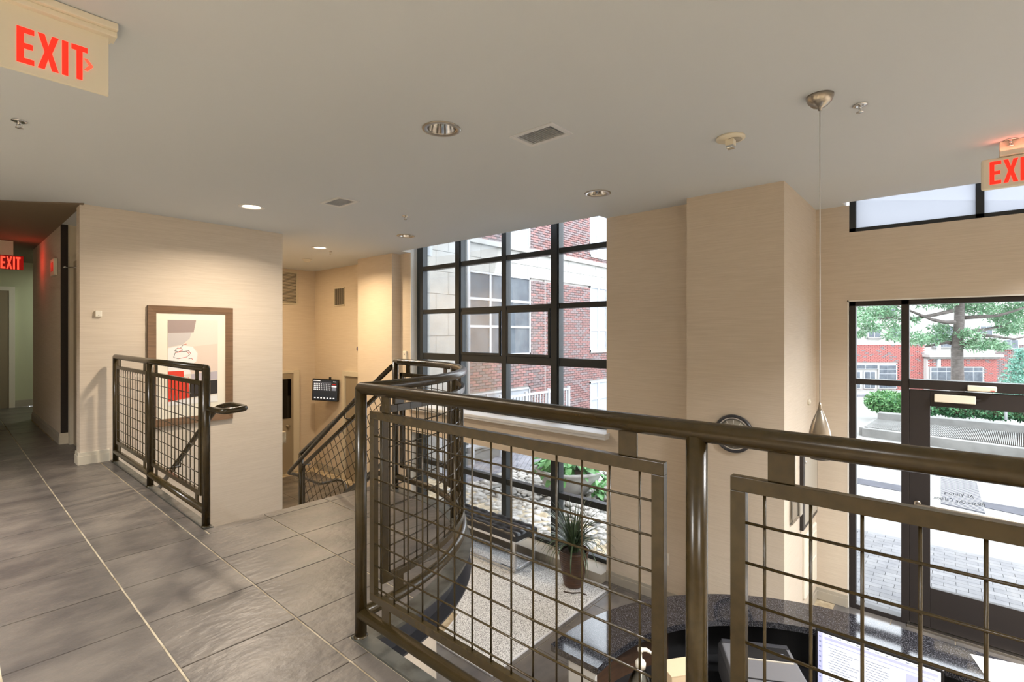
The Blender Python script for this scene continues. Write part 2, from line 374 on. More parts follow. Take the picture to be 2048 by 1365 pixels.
# ================================================================= upper floor
GX, GY, PX, PY = .606, 6.295, .4553, .4531
CXc, CYc = 1.2, 3.15
RT, RE = 1.235, 1.335
def clip(poly, a, b, c):   # keep a*x+b*y<=c
    o = []
    for i in range(len(poly)):
        p, q = poly[i], poly[(i + 1) % len(poly)]
        dp, dq = a * p[0] + b * p[1] - c, a * q[0] + b * q[1] - c
        if dp <= 0: o.append(p)
        if (dp < 0 < dq) or (dq < 0 < dp):
            t = dp / (dp - dq); o.append((p[0] + t * (q[0] - p[0]), p[1] + t * (q[1] - p[1])))
    return o
def arc_clip(poly, r):
    for k in range(0, 13):
        an = -math.pi / 2 + k / 12 * math.pi / 2; nx, ny = math.cos(an), math.sin(an)
        poly = clip(poly, nx, ny, nx * CXc + ny * CYc + r)
        if len(poly) < 3: return []
    return poly
def area2(p): return abs(sum(p[i][0] * p[(i + 1) % len(p)][1] - p[(i + 1) % len(p)][0] * p[i][1] for i in range(len(p)))) / 2
def arcpts(r, a0=-90, a1=0, n=24): return [(CXc + r * math.cos(R(a0 + (a1 - a0) * i / n)), CYc + r * math.sin(R(a0 + (a1 - a0) * i / n))) for i in range(n + 1)]
EDGE = 3.672
sl = MB()
sl.box(-3, 1.205, -3, CYc - RE + .02, -.15, -.005)
sl.box(-3, 1.205, CYc - RE + .02, EDGE, -.15, -.005)
sl.prism([(1.2, CYc - RE + .03)] + arcpts(RE - .06)[1:] + [(CXc + RE - .06, EDGE), (1.2, EDGE)], -.03, -.005)
sl.box(-3, 1.142, EDGE, 6.39, -.15, -.005)
sl.box(-3, .905, 6.39, 12.3, -.15, -.005).box(.905, 3, 6.56, 12.3, -.15, -.005)
floor = struct(sl.build('floor', M['grout']), 'dark slate tile floor of the upper hall')
g = .003; gl = .0045
for i in range(-8, 8):
    for j in range(-15, 19):
        x0 = GX + i * PX; y1 = GY - j * PY; x1, y0 = x0 + PX, y1 - PY
        if y0 > 12.3 or x0 > 2.6: continue
        polys = []
        cell = [(x0 + gl, y0 + g), (x1 - gl, y0 + g), (x1 - gl, y1 - g), (x0 + gl, y1 - g)]
        if y0 > 6.6: # corridor
            q = clip(cell, 1, 0, (1.07 if y0 < 7.75 else .90) if y0 < 10.3 else 2.9); q = clip(q, 0, 1, 12.28); polys.append(q)
        elif x0 < 1.0:   # hall field, whole tiles up to the grout line beside the rail
            q = clip(cell, 1, 0, GX + PX - gl)
            if y1 > 6.38 and x0 > .4: polys.append(clip(clip(cell, 0, -1, -6.386), 1, 0, .904)); q = clip(q, 0, 1, 6.385)
            polys.append(q)
        else:
            if x0 < 1.1:
                # strip beside the steel plates
                if y0 > EDGE - .12: polys.append(clip(clip(cell, 1, 0, 1.138), 0, -1, -(EDGE - .10)))
                if y1 < CYc - RE + .12: polys.append(clip(cell, 1, 0, 1.138)); 
            q = arc_clip(clip(cell, 0, 1, EDGE - .102), RT)
            if y1 >= CYc - RE + .12: polys.append(q)
            if x0 < 1.1 and y0 < CYc - RT < y1: polys.append(clip(clip(cell, 1, 0, 1.138), 0, 1, CYc - RT - .002))
        for q in polys:
            if len(q) >= 3 and area2(q) > .0008:
                p = P((sum(a[0] for a in q) / len(q), sum(a[1] for a in q) / len(q), 0))
                if not (-500 < p[0] < 2300 and p[2] > .3): continue
                h = random.uniform(-.0006, .0006)
                cx_ = sum(a[0] for a in q) / len(q); cy_ = sum(a[1] for a in q) / len(q)
                MB().prism(q, -.006, h).build('floor_tile', M['slate'], floor, bevel=.0015)
# nosing tiles along the stair edge
for i in range(0, 4):
    x0, x1 = GX + PX * i + PX - .0, GX + PX * (i + 1) + PX
    if i == 0: x0 = 1.145
    x1 = min(x1, CXc + RT)
    if x1 - x0 > .03: MB().box(x0 + g, x1 - g, EDGE - .10 + g, EDGE, -.035, .0).build('floor_tile', M['slate'], floor, bevel=.003)
# steel edge plates and curved channel
MB().box(1.143, 1.208, -3, CYc - RE + .085, -.012, .006).build('edge_plate', M['plate'], floor, bevel=.001)
MB().box(1.143, 1.2, EDGE + .0, 6.385, -.012, .006).build('edge_plate', M['plate'], floor, bevel=.001)
ou, inn = arcpts(RE), arcpts(RT + .003)
ou = ou + [(CXc + RE, EDGE)]; inn = inn + [(CXc + RT + .003, EDGE)]
q = MB()
for a in range(len(ou) - 1): q.prism([inn[a], ou[a], ou[a + 1], inn[a + 1]], -.012, .004)
q.build('edge_plate', M['plate'], floor)
q = MB()
wi, wo = arcpts(RE - .09), arcpts(RE - .075); wi += [(wi[-1][0], EDGE)]; wo += [(wo[-1][0], EDGE)]
for a in range(len(ou) - 1):
    q.prism([wi[a], wo[a], wo[a + 1], wi[a + 1]], -.15, -.012, smooth=False); q.prism([wi[a], ou[a], ou[a + 1], wi[a + 1]], -.153, -.143)
q.build('edge_channel', M['channel'], floor)
MB().box(1.19, 1.208, -3, CYc - RE + .03, -.153, -.012).build('edge_channel', M['channel'], floor)
MB().box(1.142, 1.16, EDGE, 6.38, -1.43, -.012).build('stair_well_face', M['white'], floor)
# support drum under the landing
q = MB(); dr = arcpts(1.12, -90, 0, 24)
q.prism([(1.12, CYc - 1.12)] + dr + [(CXc + 1.12, 3.6), (1.12, 3.6)], ZL, -.153)
struct(q.build('wall_landing_base', M['wall']), 'curved wall below the landing')
# stairs
st = MB(); rise = -ZL / 8; run = .28
for k in range(1, 8): st.box(1.16, 2.43, EDGE + (k - 1) * run, EDGE + k * run, ZL, -rise * k)
struct(st.build('stairs', M['slate']), 'slate stair flight descending from the landing')

# ================================================================= lower floor
lf = struct(MB().box(1.10, 6.06, -3, 9.9, ZL - .1, ZL - .005).build('floor_lobby', M['grout']), 'polished slate tile floor of the lower lobby')
mt_x0, mt_x1, mt_y0, mt_y1 = 2.878, 4.694, 2.73, 5.6
for i in range(0, 11):
    for j in range(-6, 28):
        x0 = 1.12 + i * PX; y0 = -2.75 + j * PY - .005; x1, y1 = x0 + PX, y0 + PY
        p = P(((x0 + x1) / 2, (y0 + y1) / 2, ZL))
        if y1 > 9.8 or not (500 < p[0] < 2200 and 780 < p[1] < 1700): continue
        if x0 > mt_x0 and x1 < mt_x1 and y0 > mt_y0 and y1 < mt_y1: continue
        if x1 > 5.0 and y1 > 1.05: x1_ = min(x1, XE + .02)
        else: x1_ = x1
        if x1_ - x0 < .05: continue
        MB().box(x0 + g, x1_ - g, y0 + g, y1 - g, ZL - .006, ZL).build('floor_tile', M['slate_low'], lf, bevel=.0012)
mo = thing('entrance_mat', (3.8, 4.2, ZL), 'grey speckled entrance mat with pale metal edging on the lower floor', 'mat')
mpoly = [(mt_x0, mt_y0), (mt_x1, mt_y0), (mt_x1, mt_y1), (3.3, mt_y1), (3.3, 3.56), (3.155, 3.50), (mt_x0, 3.39)]
MB().prism(mpoly, ZL + .0005, ZL + .010).build('mat_field', M['lobby_mat'], mo)
q = MB()
for a in range(len(mpoly)):
    p0, p1 = mpoly[a], mpoly[(a + 1) % len(mpoly)]; q.bar((p0[0], p0[1], ZL + .006), (p1[0], p1[1], ZL + .006), .014, .014)
q.build('metal_edging', M['whitemetal'], mo)

# ================================================================= tall window
WX = 5.03
def window_grid(name, ylines, zlines, z0, z1, y0, y1, wide, rails, label):
    root = struct(bpy.data.objects.new(name, None), label); COL.objects.link(root); root.location = (WX, (y0 + y1) / 2, z0)
    for y, w_ in ylines:
        b = MB().box(WX - .05, WX + .05, y - w_ / 2, y + w_ / 2, z0, z1)
        if w_ > .09: b.box(WX - .065, WX - .05, y - w_ / 2 + .02, y + w_ / 2 - .02, z0, z1)
        b.build('mullion', M['alu'], root, bevel=.003)
    for z, h in zlines:
        for k in range(len(ylines) - 1):
            ya, yb = ylines[k][0] + ylines[k][1] / 2, ylines[k + 1][0] - ylines[k + 1][1] / 2
            MB().box(WX - .042, WX + .04, ya, yb, z - h / 2, z + h / 2).build('transom_bar', M['alu'], root, bevel=.003)
    zs = [q[0] for q in zlines]
    for k in range(len(ylines) - 1):
        ya, yb = ylines[k][0] + ylines[k][1] / 2 - .01, ylines[k + 1][0] - ylines[k + 1][1] / 2 + .01
        for a in range(len(zs) - 1): MB().box(WX + .012, WX + .020, ya, yb, zs[a], zs[a + 1]).build('pane', M['glass'], root)
    return root
YL = [(2.87, .06), (3.655, .125), (4.50, .085), (5.40, .125), (6.25, .085)]
w1 = window_grid('window_1', YL, [(.20, .07), (.935, .10), (1.625, .065), (2.30, .065), (2.95, .06)], .155, 2.98, WIN_Y0, WIN_Y1, 0, 0, 'tall charcoal framed window above the lobby ledge')
MB().box(WX - .05, WX + .05, 6.292, 6.348, .155, 2.98).build('mullion', M['alu'], w1)
for ya, yb in ((4.56, 5.33), (3.73, 4.45)):   # opening sashes of the two middle bays, hung from the bar
    b = MB()
    b.box(WX - .055, WX - .03, ya, yb, .985, 1.02).box(WX - .055, WX - .03, ya, yb, 1.56, 1.60).box(WX - .055, WX - .03, ya, ya + .03, 1.02, 1.56).box(WX - .055, WX - .03, yb - .03, yb, 1.02, 1.56)
    b.build('sash', M['alu'], w1, bevel=.002)
w2 = window_grid('window_2', YL, [(-1.335, .09), (-.70, .075), (-.26, .05)], -1.38, -.235, WIN_Y0, WIN_Y1, 0, 0, 'low charcoal framed window below the lobby ledge')
MB().box(WX - .05, WX + .05, 6.292, 6.348, -1.38, -.235).build('mullion', M['alu'], w2)
sill = MB().box(4.725, 4.98, 2.80, 6.355, .158, .195).box(4.735, 4.83, 2.805, 6.355, .128, .158)
struct(sill.build('trim_2', M['whitemetal'], bevel=.004), 'pale grey sill ledge of the tall window')
struct(MB().box(4.72, 4.98, WIN_Y0, 6.34, ZL, -1.33).build('trim_3', M['greytrim'], bevel=.004), 'low grey ledge under the lower window')

# ================================================================= entrance: sidelight, door, clerestory
EX = 6.0
d1 = bpy.data.objects.new('door_1', None); COL.objects.link(d1); d1.location = (EX, -.2, ZL); struct(d1, 'dark bronze glazed entrance door with sidelight and transom')
def ebox(nm, y0, y1, z0, z1, x0=EX - .05, x1=EX + .05, m='bronzealu', bev=.003, par=None): return MB().box(x0, x1, y0, y1, z0, z1).build(nm, M[m], par or d1, bevel=bev)
ebox('jamb', .70, .752, ZL, 1.60); ebox('jamb', .285, .345, ZL, 1.60)
ebox('jamb', -.72, -.66, ZL, 1.60); ebox('jamb', -1.75, -1.69, ZL, 1.60)
ebox('head_bar', -1.75, .752, 1.555, 1.60)
ebox('transom_bar', .345, .70, .785, .84); ebox('transom_bar', -.66, .285, .775, .86, EX - .06); ebox('transom_bar', -1.69, -.72, .775, .86)
ebox('sidelight_sill', .345, .70, ZL, -1.385)
ebox('threshold', -.70, .30, ZL, ZL + .022, EX - .10, EX + .08, 'nickel', .002)
def pane(y0, y1, z0, z1, par=d1, x=EX): MB().box(x, x + .008, y0, y1, z0, z1).build('pane', M['glass'], par)
pane(.34, .705, -1.39, .79); pane(.34, .705, .835, 1.56); pane(-.665, .29, .855, 1.56); pane(-1.69, -.72, .855, 1.56); pane(-1.69, -.72, ZL, .78)
leaf = MB().box(EX - .045, EX, .135, .284, ZL + .025, .765).box(EX - .045, EX, -.652, -.51, ZL + .025, .765).box(EX - .045, EX, -.51, .135, .62, .765).box(EX - .045, EX, -.51, .135, ZL + .025, -1.04)
lf_ = leaf.build('door_leaf', M['bronzealu'], d1, bevel=.003)
MB().box(EX - .028, EX - .02, -.515, .14, -1.045, .625).build('pane', M['glass'], lf_)
hd = MB().tube([(EX - .04, .225, -.285), (EX - .10, .225, -.285), (EX - .105, .20, -.287), (EX - .105, -.56, -.287), (EX - .10, -.585, -.285), (EX - .04, -.585, -.285)], .013, 12)
hd.build('push_bar', M['nickel'], lf_)
MB().lathe([(.028, -.048), (.028, -.058), (.018, -.062)], (EX, .225, -.285), 20, axis='x').build('bar_rose', M['nickel'], lf_)
MB().lathe([(.012, -.046), (.012, -.052)], (EX, .21, -.47), 16, axis='x').build('lock_cylinder', M['chrome'], lf_)
# lettering on the glass, meant to be read from outside
tc1, tc2 = U(1917, 993, x=EX - .018), U(1917, 1006, x=EX - .018)
for s, y, z, sz in (('All Visitors', tc1.y, tc1.z, .042), ('Please Use Callbox', tc2.y, tc2.z, .042)):
    c = bpy.data.curves.new('lettering', 'FONT'); c.body = s; c.size = sz; c.align_x = 'CENTER'; c.extrude = .0004; c.space_character = 1.05
    o = bpy.data.objects.new('lettering', c); COL.objects.link(o); o.data.materials.append(M['alu'])
    o.parent = lf_; o.location = Vector((EX - .018, y, z)); o.rotation_euler = (R(90), 0, R(90)); o.matrix_parent_inverse = Matrix()
dc = thing('door_closer', (EX - .08, -.03, .70), 'long cream door closer cover fixed on the dark door top rail', 'door closer')
MB().box(EX - .10, EX - .047, -.17, .106, .668, .737).build('cover', M['cream'], dc, bevel=.006)
MB().box(EX - .09, EX - .05, -.20, -.17, .70, .715).build('arm', M['bronzealu'], dc)
ms = thing('door_sensor', (EX - .08, -.2, .80), 'cream motion sensor bar on the transom above the door closer', 'sensor')
MB().box(EX - .12, EX - .061, -.30, -.115, .785, .832).build('housing', M['cream'], ms, bevel=.008)
MB().box(EX - .122, EX - .119, -.285, -.26, .792, .798).build('indicator', M['redpl'], ms)
# clerestory
w3 = bpy.data.objects.new('window_3', None); COL.objects.link(w3); w3.location = (EX, -.5, 2.285); struct(w3, 'frosted clerestory window above the entrance door')
MB().box(EX - .05, EX + .04, .70, .752, 2.285, 2.98).build('mullion', M['alu'], w3); MB().box(EX - .05, EX + .04, -.225, -.17, 2.285, 2.98).build('mullion', M['alu'], w3)
MB().box(EX - .05, EX + .04, -1.25, -1.19, 2.285, 2.98).build('mullion', M['alu'], w3); MB().box(EX - .05, EX + .04, -2.6, .752, 2.285, 2.325).build('sill_bar', M['alu'], w3)
fr = bpy.data.materials.new('frosted_film'); fr.use_nodes = True; N = fr.node_tree.nodes; N.remove(N['Principled BSDF'])
a_ = N.new('ShaderNodeBsdfTranslucent'); b_ = N.new('ShaderNodeBsdfTransparent'); m_ = N.new('ShaderNodeMixShader'); m_.inputs[0].default_value = .45
a_.inputs['Color'].default_value = (.62, .64, .68, 1); b_.inputs['Color'].default_value = (.36, .37, .39, 1); fr.node_tree.links.new(a_.outputs[0], m_.inputs[1]); fr.node_tree.links.new(b_.outputs[0], m_.inputs[2]); fr.node_tree.links.new(m_.outputs[0], N['Material Output'].inputs[0])
for y0, y1 in ((-.17, .70), (-1.19, -.225), (-2.6, -1.25)): MB().box(EX, EX + .008, y0, y1, 2.32, 2.98).build('pane', fr, w3)
struct(MB().box(XD - .002, EX - .05, .752, .765, ZL, 1.612).box(XD - .002, EX - .05, -2.6, .765, 1.60, 1.612).build('trim_4', M['white']), 'thin white reveal around the entrance door')

# ================================================================= railings
RR, RW = .0245, .0033
ZT, ZB, PT, PB = 1.052, .105, .965, .19
def straight_rail(name, X, y0, y1, posts, panels, label, plates=True, top0=None, top1=None):
    root = thing(name, (X, (y0 + y1) / 2, 0), label, 'railing', 'bronze guard railings of the upper hall')
    MB().tube([(X, y0, ZT), (X, y1, ZT)], RR, 20).build('top_rail', M['rail'], root)
    MB().tube([(X, y0, ZB), (X, y1, ZB)], RR, 20).build('bottom_rail', M['rail'], root)
    for y in posts:
        b = MB().tube([(X, y, 0.004), (X, y, ZT - (0 if y in (y0, y1) else .01))], RR, 20)
        b.lathe([(.030, .004), (.030, .008), (RR, .013)], (X, y, 0), 20)
        b.build('post', M['rail'], root)
    for y in (y0, y1):
        if y in posts: MB().lathe([(0, -RR), (RR * .7, -RR * .7), (RR, 0), (RR * .7, RR * .7), (0, RR)], (X, y, ZT), 20).build('end_cap', M['rail'], root)
    for a, b in panels: flat_panel(root, X, a, b)
    return root
def flat_panel(root, X, a, b):
    lo, hi = min(a, b), max(a, b); fw = .032; ft = .011
    m = MB().box(X - ft, X + ft, lo, hi, PT - fw, PT).box(X - ft, X + ft, lo, hi, PB, PB + fw).box(X - ft, X + ft, lo, lo + fw, PB + fw, PT - fw).box(X - ft, X + ft, hi - fw, hi, PB + fw, PT - fw)
    for y in (lo + .075 + .026, hi - .075 - .026): m.box(X - .004, X + .004, y - .026, y + .026, PT, ZT - .01).box(X - .004, X + .004, y - .026, y + .026, ZB + .01, PB)
    pn = m.build('mesh_panel', M['rail'], root, bevel=.0015)
    y = hi - fw - .02
    n = int((hi - lo - 2 * fw) / .0868)
    off = ((hi - lo - 2 * fw) - n * .0868) / 2
    for k in range(n + 1):
        y = lo + fw + off + k * .0868
        MB().tube([(X + .0, y, PB + fw - .004), (X, y, PT - fw + .004)], RW, 8).build('wire', M['rail'], pn)
    for k in range(8):
        z = .251 + k * .0878
        MB().tube([(X - 2 * RW * .9, lo + fw - .004, z), (X - 2 * RW * .9, hi - fw + .004, z)], RW, 8).build('wire', M['rail'], pn)
straight_rail('guard_railing', 1.172, 1.871, -2.6, [1.871, .448, -.975, -2.398], [(1.79, .525), (.369, -.896), (-1.05, -2.32)], 'near bronze railing along the hall edge above the desk')
straight_rail('guard_railing', 1.166, 3.712, 6.29, [3.712, 5.044, 6.29], [(3.79, 4.965), (5.12, 6.215)], 'bronze railing beside the stairwell in front of the framed print')
# curved railing
CR_ = 1.285
def cpos(s):  # s: arc length along the curve starting at the main post
    L1 = CR_ * math.pi / 2
    if s <= L1:
        a = -math.pi / 2 + s / CR_; return Vector((CXc + CR_ * math.cos(a) - (.0), CYc + CR_ * math.sin(a), 0)), Vector((-math.sin(a), math.cos(a), 0))
    return Vector((CXc + CR_, CYc + s - L1, 0)), Vector((0, 1, 0))
LTOT = CR_ * math.pi / 2 + .30
cvr = thing('curved_railing', (2.1, 2.2, 0), 'curved bronze guard railing wrapping the round landing', 'railing')
S = [LTOT * k / 40 for k in range(41)]
MB().tube([(1.172, 1.871, ZT)] + [tuple(cpos(s)[0] + Vector((0, 0, ZT))) for s in S], RR, 20).build('top_rail', M['rail'], cvr)
MB().tube([(1.172, 1.871, ZB)] + [tuple(cpos(s)[0] + Vector((0, 0, ZB))) for s in S], RR, 20).build('bottom_rail', M['rail'], cvr)
for s in (CR_ * 1.13, LTOT):
    c = cpos(s)[0]; MB().tube([c + Vector((0, 0, .004)), c + Vector((0, 0, ZT))], RR, 20).build('post', M['rail'], cvr)
c = cpos(LTOT)[0]; MB().lathe([(0, -RR), (RR * .7, -RR * .7), (RR, 0), (RR * .7, RR * .7), (0, RR)], (c.x, c.y, ZT), 20).build('end_cap', M['rail'], cvr)
for s0, s1 in ((.07, CR_ * 1.13 - .075), (CR_ * 1.13 + .075, LTOT - .07)):
    m = MB(); K = 16; fw = .032
    for k in range(K):
        for zz in (PT - fw / 2, PB + fw / 2):
            a, b = cpos(s0 + (s1 - s0) * k / K)[0], cpos(s0 + (s1 - s0) * (k + 1) / K)[0]
            m.bar(a + Vector((0, 0, zz)), b + Vector((0, 0, zz)), .022, fw)
    for s in (s0 + fw / 2, s1 - fw / 2):
        c, t = cpos(s); n = Vector((t.y, -t.x, 0)); m.obox(c + Vector((0, 0, (PT + PB) / 2)), t * fw / 2, n * .011, Vector((0, 0, (PT - PB) / 2)))
    for s in (s0 + .10, s1 - .10):
        c, t = cpos(s); n = Vector((t.y, -t.x, 0))
        m.obox(c + Vector((0, 0, (PT + ZT) / 2)), t * .026, n * .004, Vector((0, 0, (ZT - PT) / 2))); m.obox(c + Vector((0, 0, (PB + ZB) / 2)), t * .026, n * .004, Vector((0, 0, (PB - ZB) / 2)))
    pn = m.build('mesh_panel', M['rail'], cvr, bevel=.0015)
    n_ = int((s1 - s0 - 2 * fw) / .0868); off = ((s1 - s0 - 2 * fw) - n_ * .0868) / 2
    for k in range(n_ + 1):
        c, t = cpos(s0 + fw + off + k * .0868); MB().tube([c + Vector((0, 0, PB + fw - .004)), c + Vector((0, 0, PT - fw + .004))], RW, 8).build('wire', M['rail'], pn)
    for k in range(8):
        z = .251 + k * .0878
        pts = []
        for a in range(17):
            c, t = cpos(s0 + fw * .8 + (s1 - s0 - 1.6 * fw) * a / 16); pts.append(c - Vector((t.y, -t.x, 0)) * .006 + Vector((0, 0, z)))
        MB().tube(pts, RW, 8).build('wire', M['rail'], pn)
# stair railing on the far side of the flight
SX = CXc + CR_ - .02; SL = rise / run
def nz_(y): return -(y - EDGE) * SL
sr = thing('stair_railing', (SX, 4.3, -.5), 'sloping bronze stair railing with diamond-looking wire mesh descending left from the landing', 'railing')
ya, yb = EDGE - .20, 5.05
zt0 = ZT; zt1 = .045
MB().tube([(SX, ya, zt0 - .04), (SX, yb, zt1)], .021, 18).build('top_rail', M['rail'], sr)
MB().tube([(SX, yb, zt1), (SX, yb, nz_(yb) - .1)], RR, 18).build('post', M['rail'], sr)
MB().lathe([(0, -.021), (.015, -.015), (.021, 0), (.015, .015), (0, .021)], (SX, yb, zt1), 18).build('end_cap', M['rail'], sr)
dv = Vector((0, yb - ya, zt1 - zt0 + .04)).normalized(); up = Vector((0, -dv.z, dv.y)) if dv.y > 0 else None
A = Vector((SX, ya + .12, zt0 - .04)) - Vector((0, 0, .20)) + dv * .0; B = Vector((SX, yb - .05, zt1)) - Vector((0, 0, .115))
LL = (B - A).length; dv = (B - A).normalized(); up = Vector((0, -dv.z, dv.y)); Hh = .62
m = MB(); m.bar(A, B, .022, .032, up); m.bar(A - Vector((0, 0, Hh)), B - Vector((0, 0, Hh)), .022, .032, up)
m.box(SX - .011, SX + .011, A.y - .016, A.y + .016, A.z - Hh, A.z).box(SX - .011, SX + .011, B.y - .016, B.y + .016, B.z - Hh, B.z)
pn = m.build('mesh_panel', M['rail'], sr)
MB().tube([(SX, ya + .1, ZB), (SX, EDGE + .05, ZB - .02), (SX, yb, nz_(yb) + .10)], .021, 16).build('bottom_rail', M['rail'], sr)
def clipseg(p, d_):  # clip a line in the panel's (y,z) parallelogram
    ts = []
    for t in [i / 400 * 4 - 2 for i in range(401)]:
        q_ = p + d_ * t
        if A.y <= q_.y <= B.y:
            zt_ = A.z + (q_.y - A.y) * (B.z - A.z) / (B.y - A.y)
            if zt_ - Hh <= q_.z <= zt_: ts.append(t)
    return (p + d_ * min(ts), p + d_ * max(ts)) if len(ts) > 3 else None
for k in range(1, 28):
    sg = clipseg(A + dv * (k * .0868 - .35), -up)
    if sg: MB().tube([sg[0], sg[1]], RW, 8).build('wire', M['rail'], pn)
for k in range(1, 7):
    o_ = Vector((.006, 0, 0)); sg = clipseg(A - up * .0868 * k, dv)
    if sg: MB().tube([sg[0] - o_, sg[1] - o_], RW, 8).build('wire', M['rail'], pn)
# handrails
hx = SX - .09
hr = thing('stair_handrail', (hx, 4.4, .2), 'round bronze handrail on the far stair railing, bending round its foot', 'handrail')
pts = [(SX - .02, EDGE - .06, .80), (hx, EDGE - .08, .80), (hx, EDGE + .12, .77), (hx, 5.10, -.125), (hx + .01, 5.16, -.165), (hx + .10, 5.24, -.20), (3.145, 5.948, -.60), (3.40, 5.96, -.60), (3.44, 5.88, -.62), (3.40, 5.78, -.68), (3.38, 5.76, -.85), (3.38, 5.74, ZL)]
MB().tube(fil(pts, .05), .019, 16).build('rail', M['rail'], hr)
for y in (4.05, 4.85):
    z = .77 - (y - EDGE - .12) * (.77 + .125) / (5.10 - EDGE - .12)
    MB().tube([(hx, y, z - .015), (hx, y, z - .06), (hx + .03, y, z - .075), (SX, y, z - .075)], .006, 8).build('bracket', M['rail'], hr)
hl = thing('stair_handrail', (1.27, 4.4, .2), 'round bronze handrail descending behind the left railing from a looped end', 'handrail')
LP = [(1.178, 3.705, .782), (1.185, 3.44, .79), (1.325, 3.46, .796), (1.31, 3.70, .80), (1.27, 3.84, .765), (1.25, 5.9, -.515)]
MB().tube(fil(LP, .045, 6), .019, 16).build('rail', M['rail'], hl)
MB().tube([(1.262, 4.6, .29), (1.262, 4.6, .23), (1.166, 4.6, .23)], .006, 8).build('bracket', M['rail'], hl)

# ================================================================= framed print
pf = thing('framed_print', (1.865, 6.39, .28), 'large abstract print in a wide bronze frame hanging behind the left railing', 'picture')
fx0, fx1, fz0, fz1 = 1.449, 2.282, .284, 1.585; fwid = .078; yf = 6.388
m = MB()
for a, b, c, d in [((fx0, fz0), (fx1, fz0), (fx1 - fwid, fz0 + fwid), (fx0 + fwid, fz0 + fwid)), ((fx0 + fwid, fz1 - fwid), (fx1 - fwid, fz1 - fwid), (fx1, fz1), (fx0, fz1)),
                   ((fx0, fz0), (fx0 + fwid, fz0 + fwid), (fx0 + fwid, fz1 - fwid), (fx0, fz1)), ((fx1 - fwid, fz0 + fwid), (fx1, fz0), (fx1, fz1), (fx1 - fwid, fz1 - fwid))]:
    n = 4; pts = [a, b, c, d]
    ctr = ((fx0 + fx1) / 2, (fz0 + fz1) / 2)
    dep = [.028 if (abs(p[0] - fx0) < 1e-6 or abs(p[0] - fx1) < 1e-6) else .018 for p in pts]
    m.add([(p[0], yf, p[1]) for p in pts] + [(p[0], yf - dd, p[1]) for p, dd in zip(pts, dep)], [(0, 1, 2, 3), (7, 6, 5, 4)] + [(i, (i + 1) % 4, 4 + (i + 1) % 4, 4 + i) for i in range(4)])
m.build('frame', M['frame'], pf)
MB().box(fx0 + fwid - .002, fx1 - fwid + .002, yf - .010, yf, fz0 + fwid - .002, fz1 - fwid + .002).build('mat_board', M['matboard'], pf)
ix0, ix1, iz0, iz1 = 1.632, 2.125, .50, 1.435
W_, H_ = ix1 - ix0, iz1 - iz0
art = MB(); names = ['a_cream', 'a_taupe', 'a_grey', 'a_peach', 'a_red', 'a_black', 'a_lav', 'a_white', 'dark']
art.box(ix0, ix1, yf - .0125, yf - .010, iz0, iz1, 0)
def patch(mi, pts, lift):
    v = [(ix0 + u * W_, yf - .0126 - lift, iz1 - v_ * H_) for u, v_ in pts]; art.add(v, [tuple(range(len(v)))], False, mi)
patch(1, [(0, 0), (0, .155), (.50, .148), (.55, 0)], .0002)
patch(2, [(0, .158), (0, .32), (.28, .29), (.42, .22), (.46, .15)], .0002)
patch(3, [(.48, .315), (.99, .285), (.99, .62), (.45, .64), (.42, .50), (.58, .47), (.58, .38)], .0002)
patch(7, [(0, .33), (.28, .30), (.48, .32), (.58, .40), (.55, .50), (.40, .55), (.45, .64), (0, .66)], .0003)
patch(6, [(.45, .645), (.99, .625), (.99, .725), (.45, .735)], .0003)
patch(7, [(0, .955), (.99, .92), (1, 1), (0, 1)], .0003)
patch(4, [(0, .60), (.30, .60), (.31, .71), (.40, .68), (.42, .925), (0, .955)], .0004)
patch(5, [(.42, .74), (.99, .73), (.99, .90), (.42, .925)], .0004)
for pts in ([(.13, .36), (.18, .33), (.26, .335), (.28, .36), (.2, .375), (.13, .36)], [(.11, .44), (.14, .385), (.24, .375), (.36, .37), (.42, .41), (.36, .44), (.2, .455), (.11, .44)], [(.24, .33), (.30, .29), (.36, .285)], [(.36, .37), (.40, .36), (.44, .40)], [(.40, .46), (.46, .455), (.48, .475)]):
    for a in range(len(pts) - 1):
        p, q_ = Vector((ix0 + pts[a][0] * W_, yf - .0134, iz1 - pts[a][1] * H_)), Vector((ix0 + pts[a + 1][0] * W_, yf - .0134, iz1 - pts[a + 1][1] * H_))
        art.bar(p, q_, .0006, .005, (0, 1, 0), 5 if a % 2 else 1) if False else art.tube([p, q_], .0022, 5, mi=5 if a % 2 == 0 else 4)
art.build('print', [M[n] for n in names], pf)
pz = glassmat('picture_glazing', (1, 1, 1, 1), .35)
th = thing('room_sensor', (1.048, 6.385, 1.48), 'small white box sensor on the picture wall left of the print', 'sensor')
MB().box(1.02, 1.072, 6.365, 6.389, 1.452, 1.512).build('cover', M['ivory'], th, bevel=.004)
MB().box(1.04, 1.05, 6.363, 6.366, 1.463, 1.467).build('slot', M['greytrim'], th)

